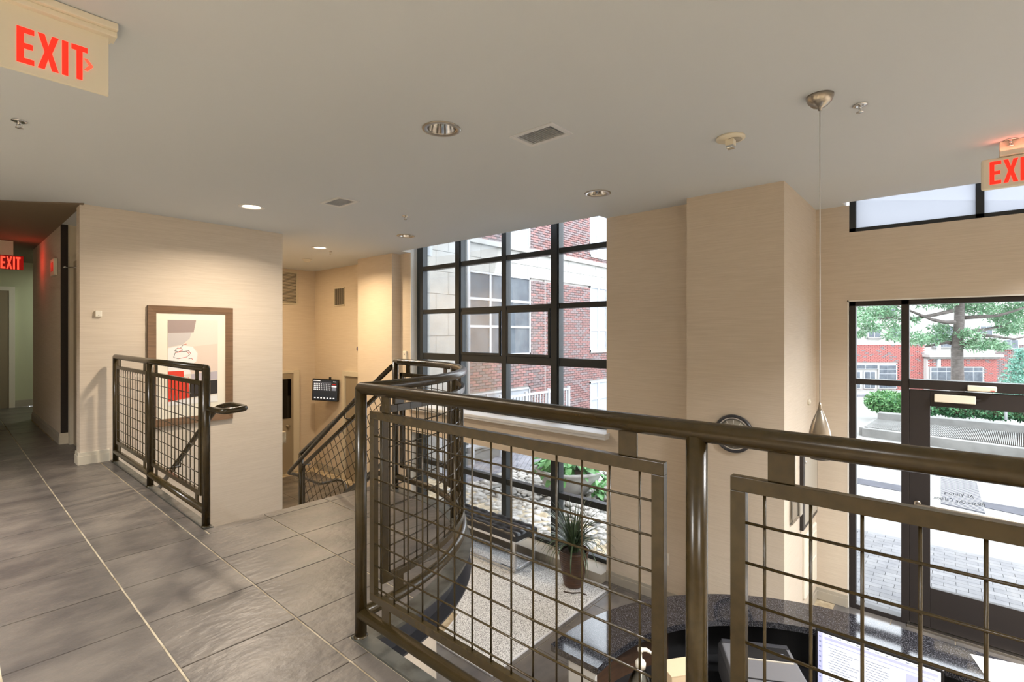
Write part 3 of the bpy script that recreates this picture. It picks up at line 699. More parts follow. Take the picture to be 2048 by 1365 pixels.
# ================================================================= ceiling fixtures
def can(x, y, lit, label):
    t = thing('recessed_downlight', (x, y, ZC), label, 'light', 'recessed downlights in the hall ceiling')
    MB().lathe([(.086, .004), (.118, 0.002), (.120, -.004), (.112, -.007), (.088, -.005), (.086, .004)], (x, y, ZC), 40, cap=False).build('trim_ring', M['whitemetal'] if lit else M['nickel'], t)
    MB().lathe([(.087, -.001), (.080, .04), (.066, .09), (.045, .13), (.0, .14)], (x, y, ZC), 40, cap=False).build('reflector', M['chrome'], t)
    if lit: MB().lathe([(0, .006), (.082, .006), (.082, .010), (0, .010)], (x, y, ZC), 32).build('lens', M['lamp'], t)
    else: MB().lathe([(0, .085), (.02, .087), (.03, .10), (.025, .13)], (x, y, ZC), 20).build('bulb', M['ivory'], t)
lab = ['unlit chrome downlight nearest the large ceiling vent', 'unlit chrome downlight near the window end of the ceiling', 'lit downlight above the framed print and stairwell', 'unlit small downlight near the window corner', 'lit downlight above the lower back lobby']
for (x, y, l), s in zip(CANS, lab): can(x, y, l, s)
area('downlight_lamp', (2.061, 5.264, ZC - .012), .15, .15, 42, WARM, shape='DISK', spread=150)
area('downlight_lamp', (3.706, 7.005, ZC - .012), .15, .15, 44, (1, .76, .48), shape='DISK', spread=150)
area('lobby_fill', (3.6, 8.7, ZC - .03), .3, .3, 24, (1, .72, .40), shape='DISK')  # unseen warm fill added to tint the back lobby
area('corridor_lamp', (1.9, 11.4, ZC - .08), .3, .3, 14, (.92, 1, .80), shape='DISK')
for (x0, x1, y0, y1), s in zip(VENTS, ('large white ceiling vent with dark slats beside the chrome downlight', 'smaller looking ceiling vent grille nearer the lobby')):
    t = thing('ceiling_vent', ((x0 + x1) / 2, (y0 + y1) / 2, ZC), s, 'vent', 'ceiling air vents')
    b = MB(); fw = .032
    for q_ in ((x0, x1, y0, y0 + fw), (x0, x1, y1 - fw, y1), (x0, x0 + fw, y0 + fw, y1 - fw), (x1 - fw, x1, y0 + fw, y1 - fw)): b.box(*q_, ZC - .006, ZC + .001)
    b.build('vent_frame', M['whitemetal'], t, bevel=.002)
    MB().box(x0 + fw, x1 - fw, y0 + fw, y1 - fw, ZC + .10, ZC + .11).build('duct', M['dark'], t)
    ns = 14
    for k in range(ns):
        y = y0 + fw + (k + .5) * (y1 - y0 - 2 * fw) / ns
        MB().obox(((x0 + x1) / 2, y, ZC + .004), ((x1 - x0) / 2 - fw, 0, 0), (0, .0045, .0055), (0, .0006, -.0004)).build('slat', M['whitemetal'], t)
def sprinkler(x, y, label, r=.035, dish=False):
    t = thing('sprinkler_head', (x, y, ZC), label, 'sprinkler', 'fire sprinkler heads in the ceiling')
    MB().lathe([(r, 0), (r + .002, -.004), (r * .75, -.007), (.012, -.004)], (x, y, ZC), 24).build('escutcheon', M['chrome'] if r > .03 else M['ivory'], t)
    b = MB().tube([(x, y, ZC - .003), (x, y, ZC - .022)], .008, 10); b.tube([(x + .012, y, ZC - .02), (x + .012, y, ZC - .038)], .0025, 6); b.tube([(x - .012, y, ZC - .02), (x - .012, y, ZC - .038)], .0025, 6)
    b.lathe([(.002, -.036), (.019, -.040), (.019, -.042), (.002, -.044)], (x, y, ZC), 16); b.build('deflector', M['chrome'], t)
sprinkler(.316, 4.187, 'sprinkler head below the large left exit sign')
sprinkler(3.369, .376, 'chrome sprinkler head right of the pendant canopy')
sprinkler(3.309, 4.416, 'sprinkler head between the two ceiling vents and the window')
sprinkler(3.969, 7.18, 'sprinkler head beside the lit lobby downlight', .022)
sprinkler(4.62, -.30, 'sprinkler head above the right-hand exit sign')
t = thing('smoke_detector', (4.13, 8.25, ZC), 'white round smoke detector on the back lobby ceiling', 'detector')
MB().lathe([(.075, 0), (.075, -.015), (.055, -.02), (.05, -.045), (.0, -.05)], (4.13, 8.25, ZC), 28).build('housing', M['ivory'], t)
MB().lathe([(.051, -.028), (.053, -.031), (.051, -.034)], (4.13, 8.25, ZC), 28, cap=False).build('vent_band', M['black'], t)
t = thing('ceiling_alarm', (3.374, 1.069, ZC), 'round cream ceiling alarm with a clear cube strobe lens', 'alarm')
ax, ay = 3.374, 1.069
MB().lathe([(.088, 0), (.088, -.012), (.08, -.016), (.0, -.016)], (ax, ay, ZC), 36).build('base', M['cream'], t)
MB().lathe([(.046, -.016), (.046, -.019), (.0, -.019)], (ax + .012, ay - .02, ZC), 24).build('sounder', M['greytrim'], t)
MB().obox((ax, ay, ZC - .035), (.026, 0, 0), (0, .026, 0), (0, 0, .020)).build('strobe_block', M['cream'], t, bevel=.003)
MB().obox((ax, ay, ZC - .062), (.022, 0, 0), (0, .022, 0), (0, 0, .012)).build('strobe_lens', M['chrome'], t, bevel=.004)
# pendant
t = thing('pendant_lamp', (3.101, .523, ZC), 'brushed nickel teardrop pendant lamp hanging over the desk', 'lamp')
px_, py_ = 3.101, .523
MB().lathe([(.065, 0), (.064, -.012), (.055, -.035), (.035, -.056), (.010, -.066), (.008, -.078), (.0, -.080)], (px_, py_, ZC), 32).build('canopy', M['nickel'], t)
MB().tube([(px_, py_, ZC - .075), (px_ + .0015, py_, 1.8), (px_, py_, .905)], .0028, 8).build('cord', M['whitemetal'], t)
MB().lathe([(.004, .915), (.007, .90), (.009, .885), (.012, .872)], (px_, py_, 0), 20).build('strain_relief', M['nickel'], t)
MB().lathe([(.012, .872), (.024, .845), (.038, .805), (.049, .76), (.0555, .715), (.057, .69), (.0555, .66), (.051, .63), (.046, .612), (.043, .612), (.048, .65), (.052, .69)], (px_, py_, 0), 40, cap=False).build('shade', M['nickel'], t)
MB().lathe([(0, .625), (.03, .63), (.04, .66), (.03, .70), (0, .71)], (px_, py_, 0), 20).build('bulb', M['ivory'], t)

# exit signs: letters as polygons in a unit box (w,h)
def letters(s):
    o = []; cur = 0
    for ch in s:
        if ch == 'E': o.append([(0, 0), (.5, 0), (.5, .15), (.2, .15), (.2, .42), (.46, .42), (.46, .57), (.2, .57), (.2, .85), (.5, .85), (.5, 1), (0, 1)]); w_ = .5
        if ch == 'X': o.append([(0, 0), (.2, 0), (.31, .32), (.42, 0), (.62, 0), (.42, .5), (.62, 1), (.42, 1), (.31, .68), (.20, 1), (0, 1), (.2, .5)]); w_ = .62
        if ch == 'I': o.append([(0, 0), (.19, 0), (.19, 1), (0, 1)]); w_ = .19
        if ch == 'T': o.append([(.16, 0), (.35, 0), (.35, .85), (.51, .85), (.51, 1), (0, 1), (0, .85), (.16, .85)]); w_ = .51
        o[-1] = [(a + cur, b) for a, b in o[-1]]; cur += w_ + .10
    return o, cur - .10
def text_poly(mb, org, ux, uz, h, w_, thick, nrm, s='EXIT', mi=0):
    ls, W0 = letters(s); k = w_ / W0
    org, ux, uz, nrm = Vector(org), Vector(ux), Vector(uz), Vector(nrm)
    for l in ls:
        pts = [org + ux * (a * k) + uz * (b * h) for a, b in l]; n = len(pts)
        mb.add(pts + [p + nrm * thick for p in pts], [tuple(range(n, 2 * n))] + [(i, (i + 1) % n, n + (i + 1) % n, n + i) for i in range(n)], False, mi)
t = thing('exit_sign', (.30, 2.63, ZC), 'large cream edge-lit exit sign with red letters and a right arrow', 'exit sign', 'exit signs')
ys = 2.62
MB().box(.10, .485, ys - .055, ys + .10, ZC - .030, ZC - .002).box(.10, .485, ys - .035, ys + .035, ZC - .052, ZC - .030).build('canopy', M['cream'], t, bevel=.003)
MB().box(.112, .462, ys - .006, ys + .006, 2.262, ZC - .05).build('panel', M['cream'], t, bevel=.003)
q = MB(); p0 = U(33, 122, y=ys - .007); p1 = U(175, 160, y=ys - .007); zt_ = U(33, 50, y=ys - .007).z
text_poly(q, (p0.x, ys - .0065, p0.z), (1, 0, 0), (0, 0, 1), zt_ - p0.z, p1.x - p0.x, .0015, (0, -1, 0)); q.build('letters', M['red'], t)
az_ = U(176, 131, y=ys - .007).z; axx = U(167, 131, y=ys - .007).x; k9 = (U(187, 131, y=ys - .007).x - axx) / .034
q = MB(); pts = [(axx, az_ + .024), (axx + .014 * k9, az_ + .024), (axx + .034 * k9, az_), (axx + .014 * k9, az_ - .024), (axx, az_ - .024), (axx + .018 * k9, az_)]
q.add([(a, ys - .008, b) for a, b in pts], [tuple(range(6))]); q.build('arrow', M['redhot'], t)
area('exit_glow', (.3, ys - .02, ZC - .045), .25, .03, .5, (1, .25, .15), (R(180), 0, 0))
t = thing('exit_sign', (4.66, -.4, 2.34), 'cream exit sign with red letters hanging before the clerestory, cut by the frame', 'exit sign', 'exit signs')
p0 = U(1962, 383, x=4.66); zt_ = U(1962, 322, x=4.66).z; ys = p0.y
MB().box(4.645, 4.675, ys - .32, ys, p0.z, zt_).build('panel', M['cream'], t, bevel=.012)
MB().box(4.62, 4.70, ys - .32, ys - .09, zt_ + .0005, ZC - .002).build('canopy', M['cream'], t, bevel=.003)
q = MB(); text_poly(q, (4.6445, ys - .042, p0.z + .032), (0, -1, 0), (0, 0, 1), zt_ - p0.z - .055, .235, .0015, (-1, 0, 0)); q.build('letters', M['red'], t)
area('exit_glow', (4.60, ys - .15, zt_ + .03), .03, .22, .12, (1, .2, .12), (R(180), 0, 0))
t = thing('exit_sign', (.9, 11.5, 2.3), 'small glowing red exit sign at the far end of the dark corridor', 'exit sign', 'exit signs')
ye = 9.6; p0 = U(-8, 537, y=ye); p1 = U(47, 540, y=ye); zt_ = U(20, 511, y=ye).z
MB().box(p1.x - .36, p1.x, ye, ye + .04, p0.z, zt_).build('panel', M['redpl'], t, bevel=.004)
MB().box(p1.x - .25, p1.x - .1, ye, ye + .04, zt_, ZC - .012).build('canopy', M['cream'], t)
q = MB(); e0, e1 = U(1, 537, y=ye), U(41, 515, y=ye); text_poly(q, (e0.x, ye - .001, e0.z), (1, 0, 0), (0, 0, 1), e1.z - e0.z, e1.x - e0.x, .002, (0, -1, 0)); q.build('letters', M['redhot'], t)
area('exit_glow', (p1.x - .15, ye - .06, (p0.z + zt_) / 2), .3, .15, .5, (1, .06, .03), (R(-90), 0, 0))
area('exit_glow', (p1.x - .12, ye - .30, 2.26), .2, .12, .5, (1, .04, .02), (0, R(-90), 0))
t = thing('exit_sign', (.91, 8.1, 2.1), 'cream exit sign seen edge-on on the corridor wall', 'exit sign', 'exit signs')
MB().box(.895, .928, 7.98, 8.26, 1.98, 2.18).build('panel', M['cream'], t, bevel=.004)
MB().box(.893, .896, 8.03, 8.21, 2.03, 2.14).build('letters', M['redpl'], t)

# ================================================================= corridor bits
struct(MB().box(.995, 1.07, 7.66, 7.77, 0, 2.17).box(.93, 1.07, 7.764, 7.77, .13, ZC).build('trim_5', M['trim']), 'cream door casing in the corridor recess')
struct(MB().box(.93, .994, 7.755, 7.768, .13, ZC).build('trim_6', M['brown']), 'dark brown panel beside the corridor door casing')
d3 = struct(MB().box(1.03, 1.069, 6.66, 7.66, 0, 2.12).build('door_3', M['doorpaint']), 'beige door in the corridor recess')
MB().tube([(.945, 7.62, 2.045), (.985, 7.55, 2.04), (1.03, 7.4, 2.03)], .006, 8).lathe([(.012, 0), (.012, .02)], (.945, 7.62, 2.035), 12).build('closer_arm', M['chrome'], d3)
d4 = struct(MB().box(-.6, .80, 12.26, 12.3, 0, 2.03).build('door_4', M['doorpaint']), 'grey beige double door at the end of the corridor')
MB().box(.80, .875, 12.25, 12.3, 0, 2.1).box(-.68, .80, 12.25, 12.3, 2.03, 2.1).build('casing', M['ivory'], d4)

# ================================================================= back lobby: doors, vents, screen, devices
bx1 = U(585, 800, y=9.75).x; bx2 = U(597, 800, y=9.75).x; dz = U(590, 741, y=9.75).z
d2 = struct(MB().box(bx1 - .88, bx1, 9.71, 9.745, ZL, dz - .05).build('door_2', M['doorpaint']), 'beige lobby door with a black glazed upper half')
MB().box(bx1 - .76, bx1 - .05, 9.70, 9.712, -.36, dz - .16).build('pane', mat('black_glass', srgb(10, 8, 8), .06), d2)
MB().box(bx1, bx2, 9.70, 9.75, ZL, dz).box(bx1 - .96, bx1, 9.70, 9.75, dz - .05, dz).build('casing', M['trim'], d2, bevel=.004)
kx = U(576, 853, y=9.68); MB().lathe([(.03, 0), (.03, -.008), (.012, -.012), (.012, -.035), (.028, -.045), (.03, -.06), (.0, -.072)], (kx.x, 9.71, kx.z), 20, axis='y').build('knob', M['nickel'], d2)
dy1 = U(689, 800, x=5.05).y; dzz = U(689, 742, x=5.05).z
d5 = struct(MB().box(5.02, 5.05, dy1 - .95, dy1 - .1, ZL, dzz - .09).build('door_5', M['doorpaint']), 'grey beige door in the lobby side wall')
MB().box(4.99, 5.05, dy1 - .09, dy1, ZL, dzz).box(4.99, 5.05, dy1 - 1.0, dy1 - .09, dzz - .09, dzz).build('casing', M['trim'], d5, bevel=.004)
def grille(name, org, u, v, w_, h_, n, label, vert=False):
    t = thing(name, org, label, 'vent')
    org, u, v = Vector(org), Vector(u), Vector(v); nn = u.cross(v); f = .022
    b = MB()
    for c, a, e in ((org + u * w_ / 2 + v * f / 2, w_ / 2, f / 2), (org + u * w_ / 2 + v * (h_ - f / 2), w_ / 2, f / 2)): b.obox(c + nn * .006, u * a, v * e, nn * .006)
    for c in (org + u * f / 2 + v * h_ / 2, org + u * (w_ - f / 2) + v * h_ / 2): b.obox(c + nn * .006, u * f / 2, v * (h_ / 2 - f), nn * .006)
    b.build('vent_frame', M['trim'], t, bevel=.002)
    MB().obox(org + u * w_ / 2 + v * h_ / 2 + nn * .001, u * (w_ / 2 - f), v * (h_ / 2 - f), nn * .0008).build('duct', M['black'], t)
    for k in range(n):
        s_ = (k + .5) / n
        if vert: c = org + u * (f + s_ * (w_ - 2 * f)) + v * h_ / 2 + nn * .006; MB().obox(c, u * .012 + nn * .004, v * (h_ / 2 - f), nn * .001 - u * .001).build('slat', M['greytrim'], t)
        else: c = org + v * (f + s_ * (h_ - 2 * f)) + u * w_ / 2 + nn * .006; MB().obox(c, u * (w_ / 2 - f), v * .006 + nn * .004, nn * .0008).build('slat', M['trim'], t)
ga, gb = U(595, 610, y=9.75), U(595, 545, y=9.75)
grille('return_grille', (ga.x - .75, 9.748, ga.z), (1, 0, 0), (0, 0, 1), .75, gb.z - ga.z, 26, 'large louvred return air grille above the black-glazed lobby door')
a, b = U(669, 613, x=5.05), U(690, 574, x=5.05)
grille('wall_vent', (5.048, a.y, a.z), (0, -1, 0), (0, 0, 1), a.y - b.y, b.z - a.z, 9, 'small cream wall vent with upright slats above the wall screen', True)
# wall screen, facing the camera side on a short arm
mo_ = thing('wall_screen', (4.93, 8.9, .15), 'black wall-mounted screen with a dark tabular display in the back lobby', 'monitor')
dsc = U(652, 781, x=4.90); dd = P(dsc)[2]
TL, TRr, BL = U(625, 757.5, d=dd - .05), U(677, 760.5, d=dd - .12), U(627.5, 801, d=dd - .05)
u = (TRr - TL); v = (BL - TL); wS, hS = u.length, v.length; u.normalize(); v = (v - u * v.dot(u)).normalized(); n_ = u.cross(v); 
if n_.dot(ray(650, 780)) > 0: n_ = -n_
cS = TL + u * wS / 2 + v * hS / 2
MB().obox(cS - n_ * .02, u * wS / 2, v * hS / 2, n_ * .02).build('housing', M['black'], mo_, bevel=.004)
MB().obox(cS + n_ * .001, u * (wS / 2 - .018), v * (hS / 2 - .018), n_ * .0008).build('display', M['screen'], mo_)
q = MB()
def sp(x, y, w_, h_, mi=0): c = TL + u * ((x + w_ / 2) * wS) + v * ((y + h_ / 2) * hS) + n_ * .0024; q.obox(c, u * w_ * wS / 2, v * h_ * hS / 2, n_ * .0003, mi)
sp(.05, .07, .26, .03); sp(.80, .09, .11, .02); sp(.05, .16, .68, .012, 1)
for i in range(10):
    for j in range(4): sp(.07 + i * .067, .20 + j * .085, .028, .055)
sp(.76, .20, .15, .05, 2); sp(.75, .28, .18, .07); sp(.76, .38, .16, .13, 1)
for i in range(7): sp(.09 + i * .12, .84, .06, .05)
q.build('readout', [M['scrwhite'], M['scrgrey'], M['redpl']], mo_)
MB().tube([cS - n_ * .04, Vector((5.045, cS.y + .05, cS.z))], .02, 10).box(5.03, 5.05, cS.y - .03, cS.y + .13, cS.z - .12, cS.z + .12).build('wall_arm', M['black'], mo_)
c = TL + u * wS * .68 - v * .022; MB().obox(c, u * .02, v * .022, n_ * .01).build('webcam', M['black'], mo_)
c = U(716, 698, x=5.0)
t = thing('wall_camera', (5.04, c.y, c.z), 'small navy blue round wall camera above the lobby door', 'camera')
MB().lathe([(.055, 0), (.055, -.03), (.045, -.05), (.028, -.065), (0, -.07)], (5.048, c.y, c.z), 24, axis='x').build('dome', M['blue'], t)
MB().lathe([(.062, 0), (.062, -.008)], (5.049, c.y, c.z), 24, axis='x').build('mounting_ring', M['black'], t)
c = U(811, 714, x=XE + .02)
t = thing('wall_intercom', (XE + .02, c.y, c.z), 'narrow cream wall box beside the tall window jamb behind the curved railing', 'wall box')
MB().box(XE - .005, XE + .029, c.y - .045, c.y + .045, c.z - .09, c.z + .09).build('cover', M['ivory'], t, bevel=.01)
MB().box(XE - .007, XE - .004, c.y - .008, c.y + .008, c.z + .03, c.z + .05).build('button', M['black'], t)

# ================================================================= clock, panels, outlets
cc = U(1467, 868, x=4.60)
t = thing('wall_clock', (4.62, cc.y, cc.z), 'round wall clock with dark rim and silver dial on the pier behind the near railing', 'clock')
rc = .165
MB().lathe([(rc, 0), (rc + .004, -.02), (rc, -.034), (rc - .012, -.038), (rc - .022, -.030), (rc - .026, -.018)], (4.62, cc.y, cc.z), 56, axis='x', cap=False).build('rim', M['channel'], t)
MB().lathe([(rc - .024, -.024), (rc - .034, -.026), (rc - .036, -.018)], (4.62, cc.y, cc.z), 56, axis='x', cap=False).build('inner_ring', M['chrome'], t)
MB().lathe([(0, -.016), (rc - .02, -.016), (rc - .02, -.002), (0, -.002)], (4.62, cc.y, cc.z), 48, axis='x').build('dial', mat('silver_dial', srgb(176, 172, 162), .35, .5), t)
MB().lathe([(0, -.018), (.05, -.018), (.05, -.016), (0, -.016)], (4.62, cc.y, cc.z), 32, axis='x').build('hub_disc', M['nickel'], t)
q = MB()
for k in range(12):
    a = k * math.pi / 6; d_ = Vector((0, math.sin(a), math.cos(a))); s_ = Vector((0, math.cos(a), -math.sin(a)))
    q.obox(Vector((4.62 - .0175, cc.y, cc.z)) + d_ * .105, d_ * .016, s_ * .0018, (.001, 0, 0))
q.build('hour_mark', M['paper'], t)
for nm, a, l_ in (('hour_hand', R(150), .07), ('minute_hand', R(205), .10)):
    d_ = Vector((0, -math.sin(a), math.cos(a))); s_ = Vector((0, math.cos(a), math.sin(a)))
    MB().obox(Vector((4.62 - .021, cc.y, cc.z)) + d_ * l_ * .4, d_ * l_ * .6, s_ * .003, (.0008, 0, 0)).build(nm, M['ivory'], t)
t = thing('wall_outlet', (XE, 2.157, -.99), 'white outlet plate low on the wall right of the window', 'outlet')
MB().box(XE - .006, XE, 2.157 - .038, 2.157 + .038, -1.05, -.93).build('cover', M['ivory'], t, bevel=.002)
for z in (-1.015, -.965): MB().box(XE - .008, XE - .005, 2.14, 2.174, z - .014, z + .014).build('socket', M['whitemetal'], t, bevel=.002)
yr = 1.04
t = thing('notice_panel', (5.5, yr, -.2), 'dark framed grey wall panel on the return wall beside the entrance', 'panel')
MB().box(5.19, 5.83, yr - .035, yr - .002, -.52, .25).build('case', M['bronzealu'], t, bevel=.003)
MB().box(5.24, 5.80, yr - .038, yr - .034, -.48, .22).build('face', M['greytrim'], t)
for x, z in ((5.25, -.2), (5.78, -.43), (5.25, .1)): MB().lathe([(.012, -.038), (.012, -.046), (0, -.048)], (x, yr, z), 12, axis='y').build('screw', M['chrome'], t)
t = thing('fire_pull_station', (4.98, yr, -.24), 'red fire pull station under a clear plastic guard on the return wall', 'alarm')
MB().box(4.80, 5.16, yr - .03, yr - .001, -.36, -.12).build('guard', M['clear'], t, bevel=.006)
MB().box(5.06, 5.14, yr - .05, yr - .031, -.20, -.12).build('pull_handle', M['redpl'], t, bevel=.004)
MB().box(5.02, 5.12, yr - .045, yr - .031, -.34, -.21).build('body', M['greytrim'], t, bevel=.004)
MB().box(4.85, 4.98, yr - .025, yr - .012, -.33, -.16).build('card', M['paper'], t)
t = thing('intercom_plate', (5.55, yr, -.9), 'tall cream intercom cover with two raised panels low on the return wall', 'intercom')
MB().box(5.31, 5.84, yr - .03, yr - .001, -1.20, -.62).build('cover', M['ivory'], t, bevel=.012)
for z0, z1 in ((-.88, -.68), (-1.15, -.93)): MB().box(5.42, 5.78, yr - .036, yr - .029, z0, z1).build('raised_panel', M['cream'], t, bevel=.003)
MB().lathe([(.03, 0), (.03, -.02), (0, -.03)], (5.56, yr, .62), 20, axis='y').build('dome', M['cream'], thing('wall_button', (5.56, yr, .62), 'small cream round fitting on the return wall behind the pendant', 'fitting'))

# ================================================================= bench and potted plant by the window
t = thing('lobby_bench', (4.46, 4.5, ZL), 'black tufted leather bench on a chrome frame below the low window', 'bench')
bx0_, bx1_, by0, by1 = 4.27, 4.655, 3.67, 5.22
zs_ = -1.065
q = MB()
def cushion(nx=5, ny=9):
    N_ = 6; gx, gy = nx * N_, ny * N_; v = []; f = []
    for j in range(gy + 1):
        for i in range(gx + 1):
            a, b = i / gx, j / gy; fx_, fy = (a * (nx - 1)) % 1, (b * (ny - 1)) % 1
            tuft = (abs(math.sin(math.pi * a * 4)) ** .45) * (abs(math.sin(math.pi * b * 10)) ** .45)
            ed = min(a, 1 - a, (b) * 4, (1 - b) * 4); e_ = min(1, ed / .06)
            z = zs_ + .055 + .022 * tuft * 1 + .012 * math.sqrt(e_)
            v.append((bx0_ + a * (bx1_ - bx0_), by0 + b * (by1 - by0), z))
    for j in range(gy):
        for i in range(gx): k = j * (gx + 1) + i; f.append((k, k + 1, k + gx + 2, k + gx + 1))
    return v, f
v_, f_ = cushion(); q.add(v_, f_, True)
q.box(bx0_, bx1_, by0, by1, zs_, zs_ + .056); q.build('cushion', M['leather'], t)
q = MB()
for i in range(1, 4):
    for j in range(1, 10): q.lathe([(.009, 0), (.007, .004), (0, .005)], (bx0_ + (bx1_ - bx0_) * i / 4, by0 + (by1 - by0) * j / 10, zs_ + .064), 8)
q.build('tufting_button', M['leather'], t)
for y in (by0 + .02, by1 - .06):
    for x in (bx0_ + .0, bx1_ - .03): MB().box(x, x + .035, y, y + .035, ZL + .012, zs_).build('leg', M['chrome'], t, bevel=.003)
    MB().box(bx0_ + .03, bx1_ - .03, y, y + .03, ZL + .02, ZL + .05).box(bx0_ + .03, bx1_ - .03, y, y + .03, zs_ - .03, zs_).build('end_bar', M['chrome'], t, bevel=.003)
for x in (bx0_, bx1_ - .03): MB().box(x, x + .03, by0 + .05, by1 - .06, zs_ - .03, zs_).box(x, x + .03, by0 + .05, by1 - .06, ZL + .02, ZL + .05).build('side_bar', M['chrome'], t, bevel=.003)
pt = U(1149, 1176, z=ZL + .01); pxx, pyy = pt.x + .04, pt.y + .04
t = thing('potted_plant', (pxx, pyy, ZL), 'spiky green plant in a ribbed brown pot on the mat by the window', 'plant')
prof = [(.095, .0), (.10, .005)]
for k in range(14):
    h = .02 + k * .025; r_ = .10 + .06 * (h / .37) ** .9; prof += [(r_ + .003, h), (r_ + .003, h + .014), (r_ - .001, h + .02)]
prof += [(.168, .372), (.168, .385), (.150, .385), (.148, .35), (0, .35)]
MB().lathe(prof, (pxx, pyy, ZL + .012), 36).build('pot', M['pot'], t)
MB().lathe([(.147, .352), (.1, .358), (0, .36)], (pxx, pyy, ZL + .012), 24).build('soil', M['soil'], t)
for k in range(150):
    az = random.uniform(0, 2 * math.pi); tall = random.random(); L_ = random.uniform(.38, .62); lean = random.uniform(.12, 1.15) if k > 26 else random.uniform(.05, .35)
    d_ = Vector((math.cos(az), math.sin(az), 0)); s_ = Vector((-d_.y, d_.x, 0)); p = Vector((pxx, pyy, ZL + .37)) + d_ * random.uniform(0, .05); an = lean * .5; q = MB(); v = []; n = 7
    for i in range(n + 1):
        wv = .0095 * (1 - (i / n) ** 2) + .0008; v += [p - s_ * wv, p + s_ * wv]
        p = p + (d_ * math.sin(an) + Vector((0, 0, math.cos(an)))) * L_ / n; an += lean * .42
    q.add(v, [(2 * i, 2 * i + 1, 2 * i + 3, 2 * i + 2) for i in range(n)], True); q.build('leaf', M['grass'], t)
t = thing('fallen_twig', (4.4, 2.83, ZL), 'dark curved twig lying on the mat in front of the pot', 'twig')
MB().tube([U(1127, 1184, z=ZL + .015), U(1145, 1187, z=ZL + .02), U(1160, 1186, z=ZL + .015), U(1174, 1191, z=ZL + .015)], .006, 6).build('stick', M['soil'], t)

# ================================================================= reception desk
DC = (2.28, .28)
def darc(r, a0=90, a1=0, n=28): return [(DC[0] + r * math.cos(R(a0 + (a1 - a0) * i / n)), DC[1] + r * math.sin(R(a0 + (a1 - a0) * i / n))) for i in range(n + 1)]
RO, RI = 1.355, 1.06
desk = thing('reception_desk', (2.9, .8, ZL), 'curved reception desk with a polished black granite counter', 'desk')
def band(mb, ro, ri, z0, z1, y_end=-2.2, x_end=2.19):
    o = [(x_end, DC[1] + ro)] + darc(ro) + [(DC[0] + ro, y_end)]; i = [(x_end, DC[1] + ri)] + darc(ri) + [(DC[0] + ri, y_end)]
    for k in range(len(o) - 1): mb.prism([i[k], i[k + 1], o[k + 1], o[k]], z0, z1, smooth=False)
q = MB(); band(q, RO, RI, -.445, -.41); 
bmx = bmesh.new(); me_ = q.mesh('countertop', M['granite']); bmx.from_mesh(me_); bmesh.ops.remove_doubles(bmx, verts=bmx.verts, dist=1e-5)
# drop the interior faces shared by neighbouring segments
seen = {}
for f_ in bmx.faces: seen.setdefault(tuple(sorted(v.index for v in f_.verts)), []).append(f_)
bmesh.ops.delete(bmx, geom=[f_ for l in seen.values() if len(l) > 1 for f_ in l], context='FACES_ONLY')
bmx.to_mesh(me_); bmx.free(); o = bpy.data.objects.new('countertop', me_); COL.objects.link(o); o.parent = desk; o.matrix_parent_inverse = Matrix.Translation(-desk.location)
q = MB(); band(q, RO - .10, RO - .14, ZL, -.445, x_end=2.22); q.build('outer_panel', M['laminate'], desk)
q = MB(); band(q, RO - .14, RO - .16, -.70, -.445, x_end=2.22); q.build('inner_panel', M['black'], desk)
o = [(2.22, DC[1] + RO - .161)] + darc(RO - .161, 90, 58, 10); i_ = [(2.22, DC[1] + RO - .17)] + darc(RO - .17, 90, 58, 10); q = MB()
for k in range(len(o) - 1): q.prism([i_[k], i_[k + 1], o[k + 1], o[k]], -.70, -.45)
q.build('veneer_panel', M['wood'], desk)
q = MB(); band(q, RO - .16, .45, -.735, -.70, x_end=2.22); q.build('work_surface', M['black'], desk)
MB().box(2.215, 2.235, .70, DC[1] + RO - .1, ZL, -.71).build('end_panel', M['laminate'], desk, bevel=.002)
MB().box(2.215, 2.235, DC[1] + RI + .03, DC[1] + RO - .1, -.71, -.445).build('end_upright', M['laminate'], desk, bevel=.002)
q = MB(); band(q, RO - .145, RO - .16, ZL, -.735, x_end=2.24); q.build('modesty_panel', M['black'], desk)
# back of the desk floor: dark anti-fatigue rug behind the counter
rg = MB().box(1.3, 3.2, -2.4, .65, ZL + .001, ZL + .012); tag(rg.build('floor_rug', M['black']), 'black rubber mat on the floor behind the reception desk', 'rug')
# hand sanitizer
hs = Vector((2.36, 1.19, -.70))
t = thing('sanitizer_bottle', hs, 'clear pump bottle of hand sanitizer on the desk behind the railing', 'bottle')
MB().lathe([(.0, 0), (.058, 0), (.064, .01), (.066, .12), (.062, .19), (.045, .235), (.026, .262), (.022, .275), (.022, .285)], hs, 28, cap=False).build('bottle', M['clear'], t)
MB().lathe([(0, .004), (.055, .004), (.06, .012), (.061, .11), (0, .112)], hs, 24).build('gel', mat('pale_gel', srgb(214, 210, 200), .15, spec=.6), t)
MB().lathe([(.025, .275), (.027, .30), (.020, .312), (.008, .316), (.007, .355), (.014, .358), (.014, .372), (0, .374)], hs, 20).build('pump', M['ivory'], t)
du = Vector((.658, -.753, 0)); a = hs + Vector((0, 0, .367))
MB().tube([a - du * .012, a + du * .03 - Vector((0, 0, .002)), a + du * .062 - Vector((0, 0, .022)), a + du * .068 - Vector((0, 0, .035))], [.010, .009, .006, .005], 12).build('nozzle', M['ivory'], t)
MB().tube([hs + Vector((0, 0, .02)), hs + Vector((0, 0, .30))], .006, 8).build('dip_tube', M['ivory'], t)
MB().lathe([(.0665, .06), (.067, .062), (.066, .16), (.065, .162)], hs, 28, cap=False).build('wrap_label', M['cardboard'], t)
